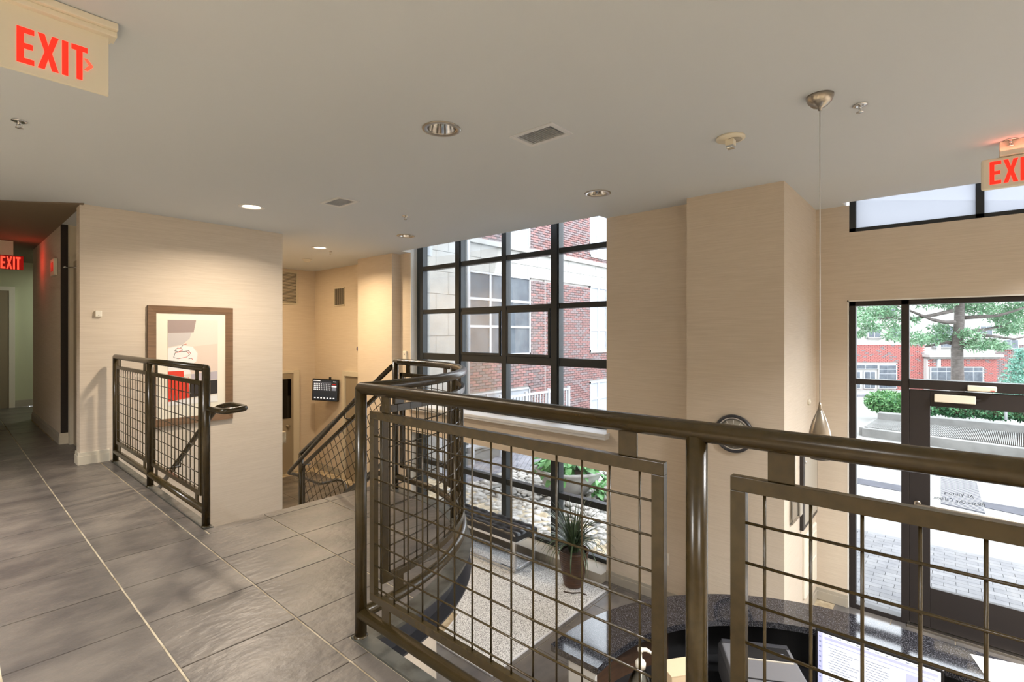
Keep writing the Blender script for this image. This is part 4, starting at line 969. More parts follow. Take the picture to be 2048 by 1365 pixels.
# tan box
bc = Vector((2.38, .985, -.70)); t = thing('card_box', bc, 'plain tan cardboard box on the desk beside the bottle', 'box')
ux_ = Vector((.80, -.60, 0)); uy_ = Vector((.60, .80, 0))
MB().obox(bc + Vector((0, 0, .18)), ux_ * .085, uy_ * .06, (0, 0, .178)).build('body', M['cardboard'], t, bevel=.003)
MB().obox(bc + Vector((0, 0, .359)), ux_ * .086, uy_ * .061, (0, 0, .002)).build('lid', M['cardboard'], t)
# printer
PFL, PFR = U(1436, 1276, z=-.50), U(1578, 1292, z=-.50); PNL = U(1452, 1362, z=-.50)
uu = (PFR - PFL); wP = uu.length; uu.normalize(); vv = Vector((uu.y, -uu.x, 0)); 
if vv.dot(PNL - PFL) < 0: vv = -vv
pc_ = PFL + uu * wP / 2 + vv * .21
t = thing('desk_printer', Vector((pc_.x, pc_.y, -.70)), 'grey and black printer with a glossy control panel on the desk', 'printer')
q = MB(); v = []
for z, s_, k in ((-.698, .5, .21), (-.53, .5, .21), (-.50, .47, .195)):
    for a, b in ((-1, -1), (1, -1), (1, 1), (-1, 1)): v.append(Vector((pc_.x, pc_.y, z)) + uu * a * wP * s_ + vv * b * k)
q.add(v, [(3, 2, 1, 0), (8, 9, 10, 11)] + [(l * 4 + i, l * 4 + (i + 1) % 4, l * 4 + 4 + (i + 1) % 4, l * 4 + 4 + i) for l in (0, 1) for i in range(4)]); q.build('body', M['printer'], t, bevel=.008)
def onp(nm, m, x, y, w_, d__, h=.003, z=-.498):  # x,y fractions across width/depth from far left
    c = PFL + uu * wP * (x + w_ / 2) + vv * .42 * (y + d__ / 2); return MB().obox((c.x, c.y, z), uu * wP * w_ / 2, vv * .42 * d__ / 2, (0, 0, h)).build(nm, M[m], t, bevel=.001)
onp('control_panel', 'black', .30, .12, .62, .26); onp('rear_cover', 'channel', .04, .03, .92, .08); onp('vent_strip', 'greytrim', .30, .40, .62, .025)
onp('tray_slot', 'black', .12, .80, .78, .012)
onp('button', 'paper', .12, .30, .10, .06); onp('button', 'paper', .12, .40, .07, .04); onp('button', 'paper', .12, .62, .05, .05)
onp('panel_label', 'scrgrey', .72, .24, .12, .035, .004)
# desk monitor
t = thing('desk_monitor', (3.15, .28, -.70), 'thin black desk monitor showing a bright spreadsheet window, standing behind the counter', 'monitor')
mx = 3.15; my0, my1, mz0, mz1 = .02, .553, -.66, -.325
MB().box(mx, mx + .022, my0, my1, mz0, mz1).build('housing', M['black'], t, bevel=.006)
MB().box(mx - .0012, mx, my0 + .012, my1 - .012, mz0 + .02, mz1 - .014).build('display', M['scrwhite'], t)
MB().box(mx + .022, mx + .04, .2, .38, -.62, -.42).box(mx + .04, mx + .05, .27, .31, -.698, -.45).box(mx - .04, mx + .10, .19, .39, -.699, -.690).build('stand', M['channel'], t, bevel=.003)
q = MB(); Wd, Hd = my1 - my0 - .024, mz1 - mz0 - .034
def ui(x, y, w_, h_, mi): q.box(mx - .0018, mx - .0012, my1 - .012 - (x + w_) * Wd, my1 - .012 - x * Wd, mz1 - .014 - (y + h_) * Hd, mz1 - .014 - y * Hd, mi)
ui(.06, .05, .92, .05, 0); ui(.06, .14, .90, .02, 0); ui(.0, .0, .045, 1, 0)
for k in range(16): ui(.09 + random.random() * .03, .22 + k * .045, .16 + random.random() * .1, .008, 1); ui(.42, .22 + k * .045, .12 + random.random() * .14, .008, 1)
for k in range(9): ui(.012, .06 + k * .09, .018, .02, 1)
ui(.74, .20, .20, .30, 0)
for k in range(10): ui(.10 + k * .08, .02, .03, .012, 1)
q.build('window_contents', [M['scrlav'], M['scrgrey']], t)
q = MB(); a, b = U(1640, 1270, x=mx), U(1720, 1300, x=mx)
pp = U(2035, 1352, z=-.409); t = MB().obox((pp.x, pp.y, -.4085), (.11, .03, 0), (-.04, .14, 0), (0, 0, .001)); tag(t.build('paper_sheet', M['paper']), 'white sheet of paper lying on the right end of the granite counter', 'paper')

# ================================================================= outside the tall window: ground, stones, planter bowl
ZG = -1.46
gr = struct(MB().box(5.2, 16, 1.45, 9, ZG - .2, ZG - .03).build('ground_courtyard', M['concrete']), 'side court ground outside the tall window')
YB = 8.3
# pebble stones
def stone_mesh(k):
    bm = bmesh.new(); bmesh.ops.create_icosphere(bm, subdivisions=1, radius=1)
    for v in bm.verts: v.co *= random.uniform(.82, 1.1)
    me = bpy.data.meshes.new('stone'); bm.to_mesh(me); bm.free(); me.materials.append(M['stone'])
    for p in me.polygons: p.use_smooth = True
    return me
SM = [stone_mesh(k) for k in range(6)]
bed = tag(MB().prism([(5.22, 2.0), (11.5, 2.0), (5.22, 9.0)][:0] or [(5.22, 2.02), (11.4, 2.02), (7.3, 6.6), (5.22, 6.6)], ZG - .03, ZG - .012).build('pebble_bed', M['concrete']), 'bed of pale river stones outside the low window', 'stone bed')
def inpeb(x, y):  # pebble zone against the window, paved strip further out
    return 5.25 < x < 10.5 and 2.1 < y < 6.6 and (x - 5.25) * .62 + (y - 2) * .55 < 3.9
cand = []
yy = 2.1
for i in range(3600):
    x, y = random.uniform(5.25, 10.4), random.uniform(2.1, 6.6)
    if not inpeb(x, y): continue
    s = random.uniform(.035, .085); cand.append((x, y, s))
cand = [c for c in cand if (lambda p: 880 < p[0] < 1240 and 850 < p[1] < 1150)(P((c[0], c[1], ZG)))]
cand.sort(key=lambda c: P((c[0], c[1], ZG))[2])
def srot(): return (random.uniform(-.3, .3), random.uniform(-.3, .3), random.uniform(0, 6.28))
rest = MB()
# spread the individually placed stones over all of the visible bed, largest first
for n, (x, y, s) in enumerate(cand):
    if n < 300: place(SM[n % 6], 'stone', (x, y, ZG + s * .25), bed, srot(), (s * random.uniform(.9, 1.3), s * random.uniform(.7, 1), s * random.uniform(.45, .7)))
    else:
        mm = Matrix.Translation((x, y, ZG + s * .25)) @ Matrix.Rotation(random.uniform(0, 6.28), 4, 'Z') @ Matrix.Diagonal((s * 1.15, s * .8, s * .55, 1))
        me = SM[n % 6]; rest.add([mm @ v.co for v in me.vertices], [tuple(p.vertices) for p in me.polygons], True)
rest.build('stone_fill', M['stone'], bed, kind='stuff')
# paved path between the beds
pv = tag(MB().box(6.3, 13.5, 3.2, 8.2, ZG - .05, ZG - .04).build('paved_path', M['concrete']), 'grey block paved path crossing the side court', 'paving')
fill = MB(); dA = Vector((.86, .51, 0)); dB = Vector((-.51, .86, 0)); n = 0; prot = MB().box(-.097, .097, -.047, .047, -.03, 0).mesh('paver', M['paverdk'])
allp = []
for i in range(-50, 60):
    for j in range(-40, 60):
        c = Vector((8.6, 4.7, ZG)) + dA * (i * .2 + (j % 2) * .1) + dB * (j * .1)
        if inpeb(c.x, c.y) or c.y > 7.6 or c.y < 2.2 or c.x < 5.6 or c.x > 13: continue
        p = P(c)
        if 880 < p[0] < 1230 and 850 < p[1] < 1100: allp.append((p[2], c))
allp.sort(key=lambda a: a[0])
for n, (_, c) in enumerate(allp):
    rz = math.atan2(dA.y, dA.x)
    if n < 300: place(prot, 'paver', c, pv, (0, 0, rz))
    else: fill.obox(c - Vector((0, 0, .015)), dA * .097, dB * .047, (0, 0, .015))
fill.build('paver_fill', M['paverdk'], pv, kind='stuff')
# kerb strips
for a, b, lb in (((1010, 972), (1074, 962), 'near'), ((905, 925), (1000, 880), 'far')):
    p0, p1 = U(*a, z=ZG), U(*b, z=ZG); d_ = (p1 - p0).normalized()
    tag(MB().bar(p0 - d_ * (3 if lb == 'near' else .3) + Vector((0, 0, .0)), p1 + d_ * (2.5 if lb == 'near' else .3), .16, .05).build('kerb_strip', M['paving']), 'pale kerb strip ' + ('between the stone bed and the block paving' if lb == 'near' else 'on the far side of the block paving'), 'kerb')
pl = U(1138, 985, z=ZG); 
t = thing('planter_bowl', (pl.x, pl.y, ZG), 'large round pale stone bowl planted with broad green leaves outside the low window', 'planter')
bw = MB().lathe([(.26, .0), (.30, .02), (.44, .16), (.545, .33), (.575, .40), (.60, .415), (.60, .45), (.545, .45), (.53, .40), (0, .38)], (pl.x, pl.y, ZG), 48); bw.build('bowl', M['planter'], t)
MB().lathe([(.535, .39), (0, .42)], (pl.x, pl.y, ZG), 32).build('soil', M['soil'], t)
def leafmesh(L_, w_, m, curl=.25):
    v = []; n = 5
    for i in range(n + 1):
        a = i / n; ww = w_ * math.sin(math.pi * min(.97, a * .92 + .05)) ; z = -curl * L_ * a * a
        v += [(-ww, L_ * a, z + ww * .3), (0, L_ * a, z), (ww, L_ * a, z + ww * .3)]
    f = []
    for i in range(n):
        for k in (0, 1): b = i * 3 + k; f.append((b, b + 1, b + 4, b + 3))
    return MB().add(v, f, True).mesh('leaf', m)
LM = leafmesh(.20, .05, M['leaf'])
for k in range(240):
    a = random.uniform(0, 6.28); r_ = .5 * math.sqrt(random.random()); h = random.uniform(.48, .82) - r_ * .25
    place(LM, 'leaf', (pl.x + r_ * math.cos(a), pl.y + r_ * math.sin(a), ZG + h), t, (random.uniform(-.9, .5), random.uniform(-.4, .4), a - 1.57 + random.uniform(-.6, .6)), (random.uniform(.8, 1.25),) * 3)
# low stray greenery right of the bowl
gp = U(1202, 1000, z=ZG)
t = thing('small_shrub', (gp.x, gp.y, ZG), 'small bright green shrub among the stones right of the bowl', 'shrub')
for k in range(60):
    a = random.uniform(0, 6.28); r_ = .22 * math.sqrt(random.random()); place(LM, 'leaf', (gp.x + r_ * math.cos(a), gp.y + r_ * math.sin(a), ZG + random.uniform(.05, .34)), t, (random.uniform(-.6, .7), random.uniform(-.4, .4), random.uniform(0, 6.28)), (.7,) * 3)

# ================================================================= neighbouring building outside the tall window (faces -Y at y=YB)
nb = thing('brick_building', (9, YB, ZG), 'neighbouring building of red brick and pale stone seen through the tall window', 'building')
def bp_(px, py): v = U(px, py, y=YB); return v.x, v.z
XA = bp_(935, 600)[0]; XW0 = bp_(937, 600)[0]; XW1 = bp_(1061, 600)[0]; XR0 = bp_(1180, 600)[0]
z_led1 = sum(bp_(*p)[1] for p in ((928, 477), (1060, 501), (1211, 528))) / 3      # top of the stone band
z_bot = sum(bp_(*p)[1] for p in ((937, 541), (1064, 558), (1180, 571))) / 3
z_ledt = z_led1
zwin1 = z_bot; zwin0 = bp_(1000, 712)[1]; zw2 = bp_(1030, 778)[1]
XEND = 15.5; TOP = 6.5; BOT = ZG - .1
MB().box(5.6, XEND, YB + .05, YB + .4, BOT, TOP).build('backing_wall', M['mortar'], nb)
# openings list (x0,x1,z0,z1) kept free of bricks
XR1 = XR0 + 1.5
zu0 = bp_(1040, 495)[1]
opn = [(XW0, XW1, zwin0, zwin1), (XR0, XR1, bp_(1195, 703)[1], z_bot), (XW0 - .6, XW1 - .02, BOT, zw2), (XR0, XR1, BOT, bp_(1195, 763)[1]), (bp_(1019, 470)[0], bp_(1060, 470)[0], zu0, zu0 + 1.5), (XR0, XR1, bp_(1195, 515)[1], bp_(1195, 515)[1] + 1.6)]
def blocked(x0, x1, z0, z1):
    for a, b, c, d in opn:
        if x1 > a + .005 and x0 < b - .005 and z1 > c + .005 and z0 < d - .005: return True
    return False
# pale stone: left pier courses and the band
sb = MB(); course = .43; z = BOT
prs = []
zj = [bp_(880, y)[1] for y in (760, 715, 672, 627, 588, 543, 502, 460, 418, 376, 330)]
for a in range(len(zj) - 1):
    off = .0 if a % 2 else .32
    x = 5.7 - off
    while x < XA - .02:
        x1 = min(x + .66, XA - .02)
        if x1 > 5.7:
            MB().box(max(x, 5.7) + .004, x1 - .004, YB - (.0 if a % 2 else .004), YB + .06, zj[a] + .004, zj[a + 1] - .004).build('stone_block', M['limestone'], nb)
        x += .66
MB().box(5.7, XA - .02, YB + .0, YB + .05, BOT, zj[0] - .004).build('stone_base', M['limestone'], nb)
bh = (z_led1 - .10 - z_bot) / 2
for r_ in (0, 1):
    x = XA - .3 * r_
    while x < XEND:
        MB().box(max(x, XA) + .004, x + .72 - .004, YB - .01, YB + .06, z_bot + r_ * bh + .004, z_bot + (r_ + 1) * bh - .004).build('stone_block', M['limestone'], nb); x += .72
MB().box(XA, XEND, YB - .09, YB + .06, z_led1 - .10, z_led1).box(XA, XEND, YB - .06, YB + .06, z_led1, z_led1 + .03).build('stone_ledge', M['limestone'], nb, bevel=.005)
# bricks
bl_, bhh, jt = .203, .0677, .015
bm1 = MB().box(0, bl_ - jt, 0, .058, 0, bhh - jt).mesh('brick', M['brick']); bm2 = MB().box(0, bl_ - jt, 0, .058, 0, bhh - jt).mesh('brick', M['brick2'])
cands = []; fill = [MB(), MB()]
nrow = int((TOP - BOT) / bhh)
for j in range(nrow):
    z0 = BOT + j * bhh; z1 = z0 + bhh - jt
    if z1 > z_bot - .002 and z0 < z_led1 + .03: continue
    x = XA - .02 - (bl_ / 2 if j % 2 else 0)
    while x < XEND - .3:
        x0, x1 = max(x, XA), x + bl_ - jt
        if x1 - x0 > .03 and not blocked(x0, x1, z0, z1):
            kind = 0 if random.random() < .55 else 1
            p = P((x0, YB, z0)); full = (x0 == x)
            vis = full and 925 < p[0] < 1205 and 440 < p[1] < 812
            cands.append((p[2] if vis else 99, x0, x1, z0, z1, kind, full and vis))
        elif x1 - x0 > .03:
            for a, b, c, d in opn:   # cut bricks at the jambs
                if z1 > c and z0 < d:
                    if x0 < a < x1 and a - x0 > .03 and not blocked(x0, a - .006, z0, z1): fill[0].box(x0, a - .006, YB, YB + .058, z0, z1)
                    if x0 < b < x1 and x1 - b > .03 and not blocked(b + .006, x1, z0, z1): fill[1].box(b + .006, x1, YB, YB + .058, z0, z1)
        x += bl_
cands.sort(key=lambda c: c[0])
for n, (_, x0, x1, z0, z1, kind, vis) in enumerate(cands):
    if n < 300 and vis: place((bm1, bm2)[kind], 'brick', (x0, YB, z0), nb)
    else: fill[kind].box(x0, x1, YB, YB + .058, z0, z1)
fill[0].build('brick_fill', M['brick'], nb, kind='stuff'); fill[1].build('brick_fill', M['brick2'], nb, kind='stuff')
def extwin(x0, x1, z0, z1, cols, rows, gm, curtain=False, nm='window'):
    f = .045; yy_ = YB + .02; b = MB()
    b.box(x0, x1, yy_ - .03, yy_ + .03, z0, z0 + f).box(x0, x1, yy_ - .03, yy_ + .03, z1 - f, z1).box(x0, x0 + f, yy_ - .03, yy_ + .03, z0, z1).box(x1 - f, x1, yy_ - .03, yy_ + .03, z0, z1)
    for c in cols: b.box(c - .03, c + .03, yy_ - .025, yy_ + .03, z0, z1)
    for r_ in rows: b.box(x0, x1, yy_ - .02, yy_ + .03, r_ - .03, r_ + .03)
    o = b.build(nm, M['fencewhite'], nb)
    xs = [x0 + f / 2] + list(cols) + [x1 - f / 2]; zs2 = [z0 + f / 2] + list(rows) + [z1 - f / 2]
    for a in range(len(xs) - 1):
        for c in range(len(zs2) - 1): MB().box(xs[a], xs[a + 1], yy_ + .004, yy_ + .012, zs2[c], zs2[c + 1]).build('pane', gm, o)
    MB().box(x0, x1, yy_ - .06, yy_ + .03, z0 - .04, z0).build('sill', M['limestone'], o)
zr = [bp_(1000, 654)[1], bp_(1000, 601)[1]]
XM = bp_(1015, 600)[0]
extwin(XW0, XM - .02, zwin0, zwin1, [bp_(981, 600)[0]], zr, M['farglass']); extwin(XM + .02, XW1, zwin0, zwin1, [], zr, M['farglass'])
extwin(XR0, XR1, opn[1][2], z_bot, [XR0 + .5, XR0 + 1.0], [bp_(1195, 661)[1], bp_(1195, 612)[1]], M['blinds'])
extwin(XW0 - .55, XW1 - .02, BOT + .2, zw2, [bp_(975, 780)[0], bp_(1018, 780)[0]], [], M['blinds'])
extwin(XR0, XR1, BOT + .2, opn[3][3], [XR0 + .5], [bp_(1195, 797)[1]], M['blinds'])
extwin(opn[4][0], opn[4][1], zu0, zu0 + 1.5, [], [zu0 + .75], M['blinds']); extwin(XR0, XR1, opn[5][2], opn[5][3], [XR0 + .45], [opn[5][2] + .4], M['blinds'])
MB().tube([(bp_(933, 600)[0], YB - .06, BOT), (bp_(933, 600)[0], YB - .06, TOP)], .035, 10).build('downspout', M['fencewhite'], nb)
MB().box(bp_(1090, 600)[0] - .012, bp_(1090, 600)[0] + .012, YB - .004, YB + .05, BOT, z_bot).build('expansion_joint', M['mortar'], nb)
q = MB(); YF = 7.55
fe = thing('white_fence', (9, YF, ZG), 'white picket railing in front of the brick building', 'fence')
fa, fb = U(1012, 796, y=YF), U(1137, 774, y=YF); fz = (fa.z + fb.z) / 2
MB().box(fa.x - 2, fb.x, YF - .02, YF + .02, fz - .05, fz).build('top_rail', M['fencewhite'], fe); MB().box(fa.x - 2, fb.x, YF - .02, YF + .02, fz - .95, fz - .9).build('bottom_rail', M['fencewhite'], fe)
x = fb.x; k = 0
while x > fa.x - 2:
    pst = k % 8 == 0
    MB().box(x - (.035 if pst else .012), x + (.035 if pst else .012), YF - (.03 if pst else .012), YF + (.03 if pst else .012), ZG - .02 if pst else fz - .92, fz + (.05 if pst else -.04)).build('fence_post' if pst else 'picket', M['fencewhite'], fe)
    x -= .11; k += 1

# ================================================================= entrance court outside the door
FW = Vector((math.sin(TH), math.cos(TH), 0)); RT_ = Vector((math.cos(TH), -math.sin(TH), 0))
def D(px, d, z): # ground point at a picture column, depth and height
    return Vector((0, 0, z)) + FW * d + RT_ * ((px - 1024) / F * d)
ct = MB(); ZP = -1.46
ct.add([D(1400, 2, ZP) - FW * 0 + Vector((2.5, 0, 0)), (6.2, -9, ZP), (22, -14, ZP), (24, 4, ZP), (16, 9, ZP), (16, 1.45, ZP), (6.2, 1.45, ZP)], [(1, 2, 3, 4, 5, 6)])
struct(ct.build('ground_entrance_court', M['paving']), 'pale concrete entrance court')
g2 = MB()
pts = []
for d_, z in ((17.5, ZP), (24, -1.75), (32, -2.6), (41, -3.25)): pts.append((d_, z))
for k in range(3):
    (d0, z0), (d1_, z1) = pts[k], pts[k + 1]; g2.quad(D(1300, d0, z0), D(2500, d0, z0), D(2500, d1_, z1), D(1300, d1_, z1))
struct(g2.build('ground_street', M['paving']), 'pale street falling away to the far building')
MB_k = MB().bar(D(1640, 25.5, -1.86), D(1800, 24.0, -1.70), .25, .16); tag(MB_k.build('street_kerb', M['paverdk']), 'dark kerb line across the street beyond the hedge', 'kerb')
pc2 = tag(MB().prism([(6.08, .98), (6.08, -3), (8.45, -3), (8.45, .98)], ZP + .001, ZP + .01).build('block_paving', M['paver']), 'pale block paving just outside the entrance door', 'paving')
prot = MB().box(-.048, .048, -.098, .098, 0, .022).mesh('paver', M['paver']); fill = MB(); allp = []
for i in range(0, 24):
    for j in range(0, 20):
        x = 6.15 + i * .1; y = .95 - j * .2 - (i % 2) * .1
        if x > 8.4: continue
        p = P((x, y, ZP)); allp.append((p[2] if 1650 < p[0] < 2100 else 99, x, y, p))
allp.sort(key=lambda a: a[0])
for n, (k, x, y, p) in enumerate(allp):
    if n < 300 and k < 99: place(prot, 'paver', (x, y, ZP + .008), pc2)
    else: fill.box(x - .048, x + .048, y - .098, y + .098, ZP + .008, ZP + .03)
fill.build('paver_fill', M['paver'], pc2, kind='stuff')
# dark bands in the court
def gp_(px, py): return U(px, py, z=ZP + .004)
for pts, lb, fine in ([(1882, 955), (1953, 965), (1970, 1028), (1882, 1008)], 'dark grey block paving strip leading from the door', 1), ([(1715, 957), (1804, 972), (1804, 984), (1715, 968)], 'narrow dark paving band seen through the sidelight', 0), ([(1965, 1004), (2060, 1020), (2060, 1035), (1970, 1016)], 'narrow dark paving band right of the block strip', 0):
    v = [gp_(*p) for p in pts]; o = MB().prism([(p.x, p.y) for p in v][::-1], ZP + .001, ZP + .008).build('paving_band', M['pavband']); tag(o, lb, 'paving')
    if fine:
        q = MB(); a, b, c, d = v
        for k in range(1, 26): s0 = a.lerp(d, k / 26); s1 = b.lerp(c, k / 26); q.bar(s0 + Vector((0, 0, .005)), s1 + Vector((0, 0, .005)), .012, .003)
        q.build('joint_line', M['mortar'], o, kind='stuff')
# raised planter with grate bench
A0, A1 = U(1727, 856, z=-1.24), U(2048, 897, z=-1.24); B0, B1 = U(1757, 838, z=-1.24), U(2048, 866, z=-1.24)
dA_ = (A1 - A0); A2 = A1 + dA_ * .6; dB_ = (B1 - B0); B2 = B1 + dB_ * .6
pl2 = thing('raised_planter', ((A0.x + A1.x) / 2, (A0.y + A1.y) / 2, ZP), 'low concrete planter wall with a metal grating step in the entrance court', 'planter')
MB().bar(A0 - Vector((0, 0, .12)), A2 - Vector((0, 0, .12)), .22, .25).build('front_wall', M['concrete'], pl2, bevel=.01)
MB().bar(A0 - Vector((0, 0, .12)), B0 - Vector((0, 0, .12)), .20, .25).build('end_wall', M['concrete'], pl2, bevel=.01)
MB().bar(B0 + Vector((0, 0, -.02)), B2 + Vector((0, 0, -.02)), .35, .44).build('rear_wall', M['concrete'], pl2, bevel=.01)
q = MB(); nb_ = 150
for k in range(nb_):
    s = k / nb_; a = A0.lerp(A2, s); b = B0.lerp(B2, s); q.bar(a + (b - a) * .06, b - (b - a) * .06, .016, .03)
q.build('grating', M['concrete'], pl2, kind='stuff')
q = MB(); q.add([A0 - Vector((0, 0, .09)), A2 - Vector((0, 0, .09)), B2 - Vector((0, 0, .09)), B0 - Vector((0, 0, .09))], [(0, 1, 2, 3)]); q.build('grating_pit', M['soil'], pl2)
def foliage(mb, c, rx, ry, rz, n, L_, w_, seed=0, shell=True):
    rd = random.Random(seed)
    for k in range(n):
        d_ = Vector((rd.gauss(0, 1), rd.gauss(0, 1), rd.gauss(0, 1))).normalized(); r_ = rd.uniform(.75, 1.02) if shell else rd.random() ** .4
        p = Vector(c) + Vector((d_.x * rx, d_.y * ry, d_.z * rz)) * r_
        t_ = Vector((rd.gauss(0, 1), rd.gauss(0, 1), rd.gauss(-.3, .8))).normalized(); s_ = t_.cross(Vector((rd.gauss(0, 1), rd.gauss(0, 1), rd.gauss(0, 1)))).normalized()
        mb.add([p, p + t_ * L_ * .5 + s_ * w_, p + t_ * L_, p + t_ * L_ * .5 - s_ * w_], [(0, 1, 2, 3)])
# hedge behind the rear wall (several shrubs)
k = 0
for px, d_, r_, zt, lb in ((1775, 15.6, .56, -.55, 'rounded bright green shrub at the left end of the planter'), (1850, 15.4, .66, -.55, 'dark green shrub in the planter seen left through the door glass'), (1915, 15.0, .60, -.62, 'dark green shrub below the tree in the planter'), (1985, 14.6, .62, -.66, 'dense dark shrub right of the tree trunk'), (2060, 14.2, .66, -.66, 'dark shrub at the right edge of the door glass')):
    c = D(px, d_, (zt - 1.15) / 2); h = (zt + 1.25) / 2
    t = thing('hedge_shrub', (c.x, c.y, -1.2), lb, 'shrub', 'shrubs in the entrance planter')
    q = MB(); foliage(q, c, r_, .6, h, 2600, .10, .02, k); foliage(q, c, r_ * .9, .5, h * .9, 900, .12, .03, k + 50); q.build('leaves', M['leaf'] if k == 0 else M['leafdk'], t, kind='stuff')
    MB().lathe([(r_ * .1, -h), (r_ * .72, -h * .5), (r_ * .8, 0), (r_ * .6, h * .6), (0, h * .85)], c, 16).build('twig_core', M['soil'] if k else M['leafdk'], t)
    k += 1
c = D(2012, 13.6, -1.05)
tag(MB().tube([c, c + Vector((.02, 0, .45)), c + Vector((-.02, .01, .62))], .03, 8).build('white_stake', M['fencewhite']), 'thin white stake standing at the planter wall', 'stake')
# tree
dt = 16.5
def tp(px, py, d_=dt): return U(px, py, d=d_)
tr = thing('courtyard_tree', tuple(D(1917, dt, -1.2)), 'young tree with a grey trunk and spreading leafy branches beyond the entrance door', 'tree')
MB().tube([D(1915, dt, -1.2), tp(1915, 760), tp(1914, 700), tp(1918, 650), tp(1919, 620), tp(1922, 570), tp(1918, 500), tp(1925, 420)], [.20, .17, .155, .135, .13, .11, .08, .04], 14).build('trunk', M['bark'], tr)
BR = [[(1910, 645), (1890, 645), (1865, 640), (1845, 632), (1820, 622), (1790, 610), (1755, 602)], [(1905, 622), (1870, 630), (1845, 634), (1815, 640), (1780, 636), (1740, 640)], [(1925, 636), (1960, 634), (1995, 632), (2030, 622), (2060, 610)],
      [(1922, 672), (1945, 662), (1970, 660), (2005, 652), (2040, 640), (2070, 630)], [(1922, 692), (1945, 682), (1960, 670), (1995, 674), (2028, 679), (2060, 672)], [(1908, 688), (1893, 685), (1870, 690), (1850, 694)],
      [(1918, 600), (1890, 590), (1850, 585), (1800, 590), (1750, 585)], [(1920, 590), (1960, 585), (2010, 590), (2060, 570)], [(1920, 560), (1960, 530), (2000, 500)], [(1918, 540), (1870, 500), (1830, 470)]]
rd = random.Random(3); lv = MB()
for b in BR:
    dd0 = dt + rd.uniform(-.2, .2); slope = rd.uniform(-.25, .25)
    pts = [tp(x, y, dd0 + slope * i) for i, (x, y) in enumerate(b)]; n = len(pts)
    MB().tube(pts, [.055 * (1 - i / n) + .012 for i in range(n)], 8).build('branch', M['bark'], tr)
CL = [(1740, 618, .55, 1), (1720, 640, .4, 1), (1775, 625, .5, 1), (1790, 650, .4, .7), (1790, 672, .35, .8), (1745, 655, .3, .8), (1720, 668, .22, .8), (1830, 676, .42, .9), (1860, 680, .35, .8), (1885, 672, .40, .9), (1880, 655, .28, .7), (1925, 612, .5, 1), (1965, 615, .45, 1), (2000, 625, .5, 1),
      (2020, 640, .5, 1), (2035, 655, .42, 1), (2010, 660, .3, .9), (1940, 668, .35, .8), (1955, 690, .38, 1), (1985, 688, .35, 1), (2005, 692, .22, .7), (2045, 615, .5, 1), (1895, 600, .5, 1), (1850, 605, .35, .6), (1830, 640, .18, .5), (1900, 560, 1.2, 2), (2010, 560, 1.2, 2), (1800, 560, 1.1, 2), (1920, 480, 1.4, 2)]
for i, (x, y, r_, dn) in enumerate(CL): foliage(lv, tp(x, y, dt + rd.uniform(-.6, .6)), r_ * 1.05, r_ * 1.05, r_ * .55, int(420 * dn * r_ / .4), .15, .018, 100 + i, shell=False)
lv.build('leaves', M['leafmid'], tr, kind='stuff')
# conifer
cf = D(2040, 22, -2.0); t = thing('conifer_tree', (cf.x, cf.y, -1.8), 'small blue-green conifer at the right edge of the transom view', 'tree')
MB().tube([cf, cf + Vector((0, 0, 2.6))], [.10, .02], 8).build('trunk', M['bark'], t)
q = MB()
for k in range(11):
    z = .35 + k * .22; r_ = 1.15 * (1 - k / 11.5)
    foliage(q, cf + Vector((0, 0, z)), r_, r_, .10, int(700 * (r_ + .15)), .16, .014, 300 + k, shell=False)
q.build('needles', mat('blue_green_needles', srgb(74, 128, 108), .6, 0, srgb(130, 176, 160), 4), t, kind='stuff')
# far building, facade square to the view direction at ~40 m
DF = 40.0
fbd = thing('far_building', tuple(D(1850, DF, -3.3)), 'far red brick building with pale upper storey across the court', 'building')
def F_(px, py, off=0): return U(px, py, d=DF + off)
def fbox(nm, px0, px1, py0, py1, m, off=0, th_=.3, par=None):
    a, b = F_(px0, py1), F_(px1, py0); c = (a + b) / 2 + FW * (off + th_ / 2); w_ = (px1 - px0) / F * DF / 2; h_ = (py1 - py0) / F * DF / 2
    return MB().obox(c, RT_ * w_, FW * th_ / 2, (0, 0, h_)).build(nm, M[m], par or fbd)
fbox('upper_wall', 1500, 3200, 400, 690, 'limestone', .1); fbox('brick_backing', 1500, 3200, 690, 800, 'mortar', .12)
fbox('cornice', 1845, 1991, 709, 714, 'limestone', -.7, .9); fbox('cornice', 1848, 1988, 714, 718, 'concrete', -.55, .8); fbox('stone_band', 1500, 2300, 684, 690, 'limestone', -.02, .2)
fbox('base_band', 1500, 1795, 780, 783, 'brick', -.05, .2)
bq = [MB(), MB()]; k_ = F / DF
sw, sh = .30 * k_, .10 * k_     # oversized courses in px
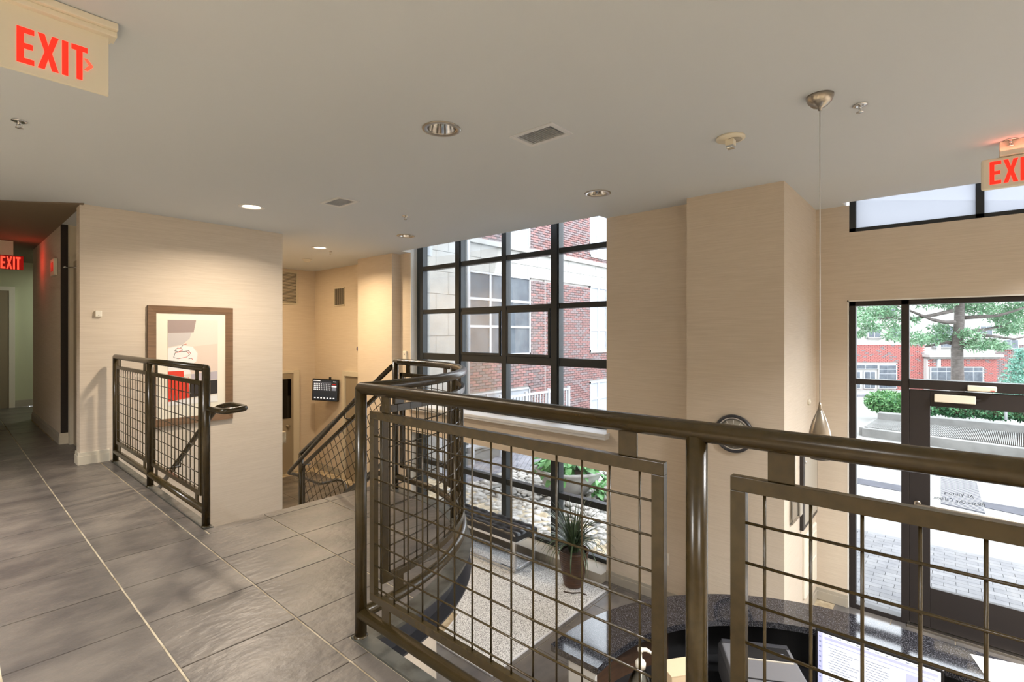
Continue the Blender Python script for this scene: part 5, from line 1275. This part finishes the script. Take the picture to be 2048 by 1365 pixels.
holes = [(1711, 1793, 727, 800), (1853, 1957, 733, 765), (1866, 1872, 690, 735)]
y = 690.4; row = 0
while y < 786:
    x = 1640 - (sw / 2 if row % 2 else 0)
    while x < 2500:
        if not any(x + sw > a and x < b and y + sh > c and y < d_ for a, b, c, d_ in holes) and not (1845 < x < 1990 and y < 716):
            prot_off = -.35 if 1848 < x < 1983 else 0
            a = F_(x + sw / 2, y + sh / 2); bq[1 if (x > 1983 and random.random() < .7) or random.random() < .12 else 0].obox(a + FW * (.08 + prot_off), RT_ * (sw * .45 / k_), FW * .05, (0, 0, sh * .42 / k_))
        x += sw
    y += sh; row += 1
bq[0].build('brick_fill', M['brickfar'], fbd, kind='stuff'); bq[1].build('brick_fill', M['brick2'], fbd, kind='stuff')
fbox('bay_backing', 1848, 1983, 716, 800, 'mortar', -.25, .35)
def fwin(px0, px1, py0, py1, cols, rows, off=-.02):
    o = fbox('window', px0, px1, py0, py1, 'fencewhite', off + .0, .08)
    xs = [px0 + .8] + [c for c in cols] + [px1 - .8]; ys_ = [py0 + .8] + list(rows) + [py1 - .8]
    for a in range(len(xs) - 1):
        for c in range(len(ys_) - 1): fbox('pane', xs[a] + .5, xs[a + 1] - .5, ys_[c] + .5, ys_[c + 1] - .5, 'farglass', off - .012, .03, o)
fwin(1711, 1756, 729, 739, [1731], []); fwin(1712, 1721, 743, 778, [], []); fwin(1728, 1751, 743, 778, [1740], [])
fwin(1757, 1793, 730, 778, [1775], [739, 748]); fwin(1853, 1957, 734, 766, [1866, 1884, 1902, 1937], [743], -.40)
for a in ((1736, 1762, 653, 676), (1708, 1714, 653, 676), (1785, 1806, 653, 676), (1867, 1907, 652, 695), (2006, 2037, 679, 698), (1760, 1790, 610, 632), (1960, 1985, 652, 676)):
    fwin(*a, [(a[0] + a[1]) / 2], [(a[2] + a[3]) / 2] if a[3] - a[2] > 30 else []); fbox('sill', a[0] - 2, a[1] + 2, a[3], a[3] + 2, 'concrete', -.12, .2)
fbox('downspout', 1866, 1872, 690, 735, 'fencewhite', -.45, .1)
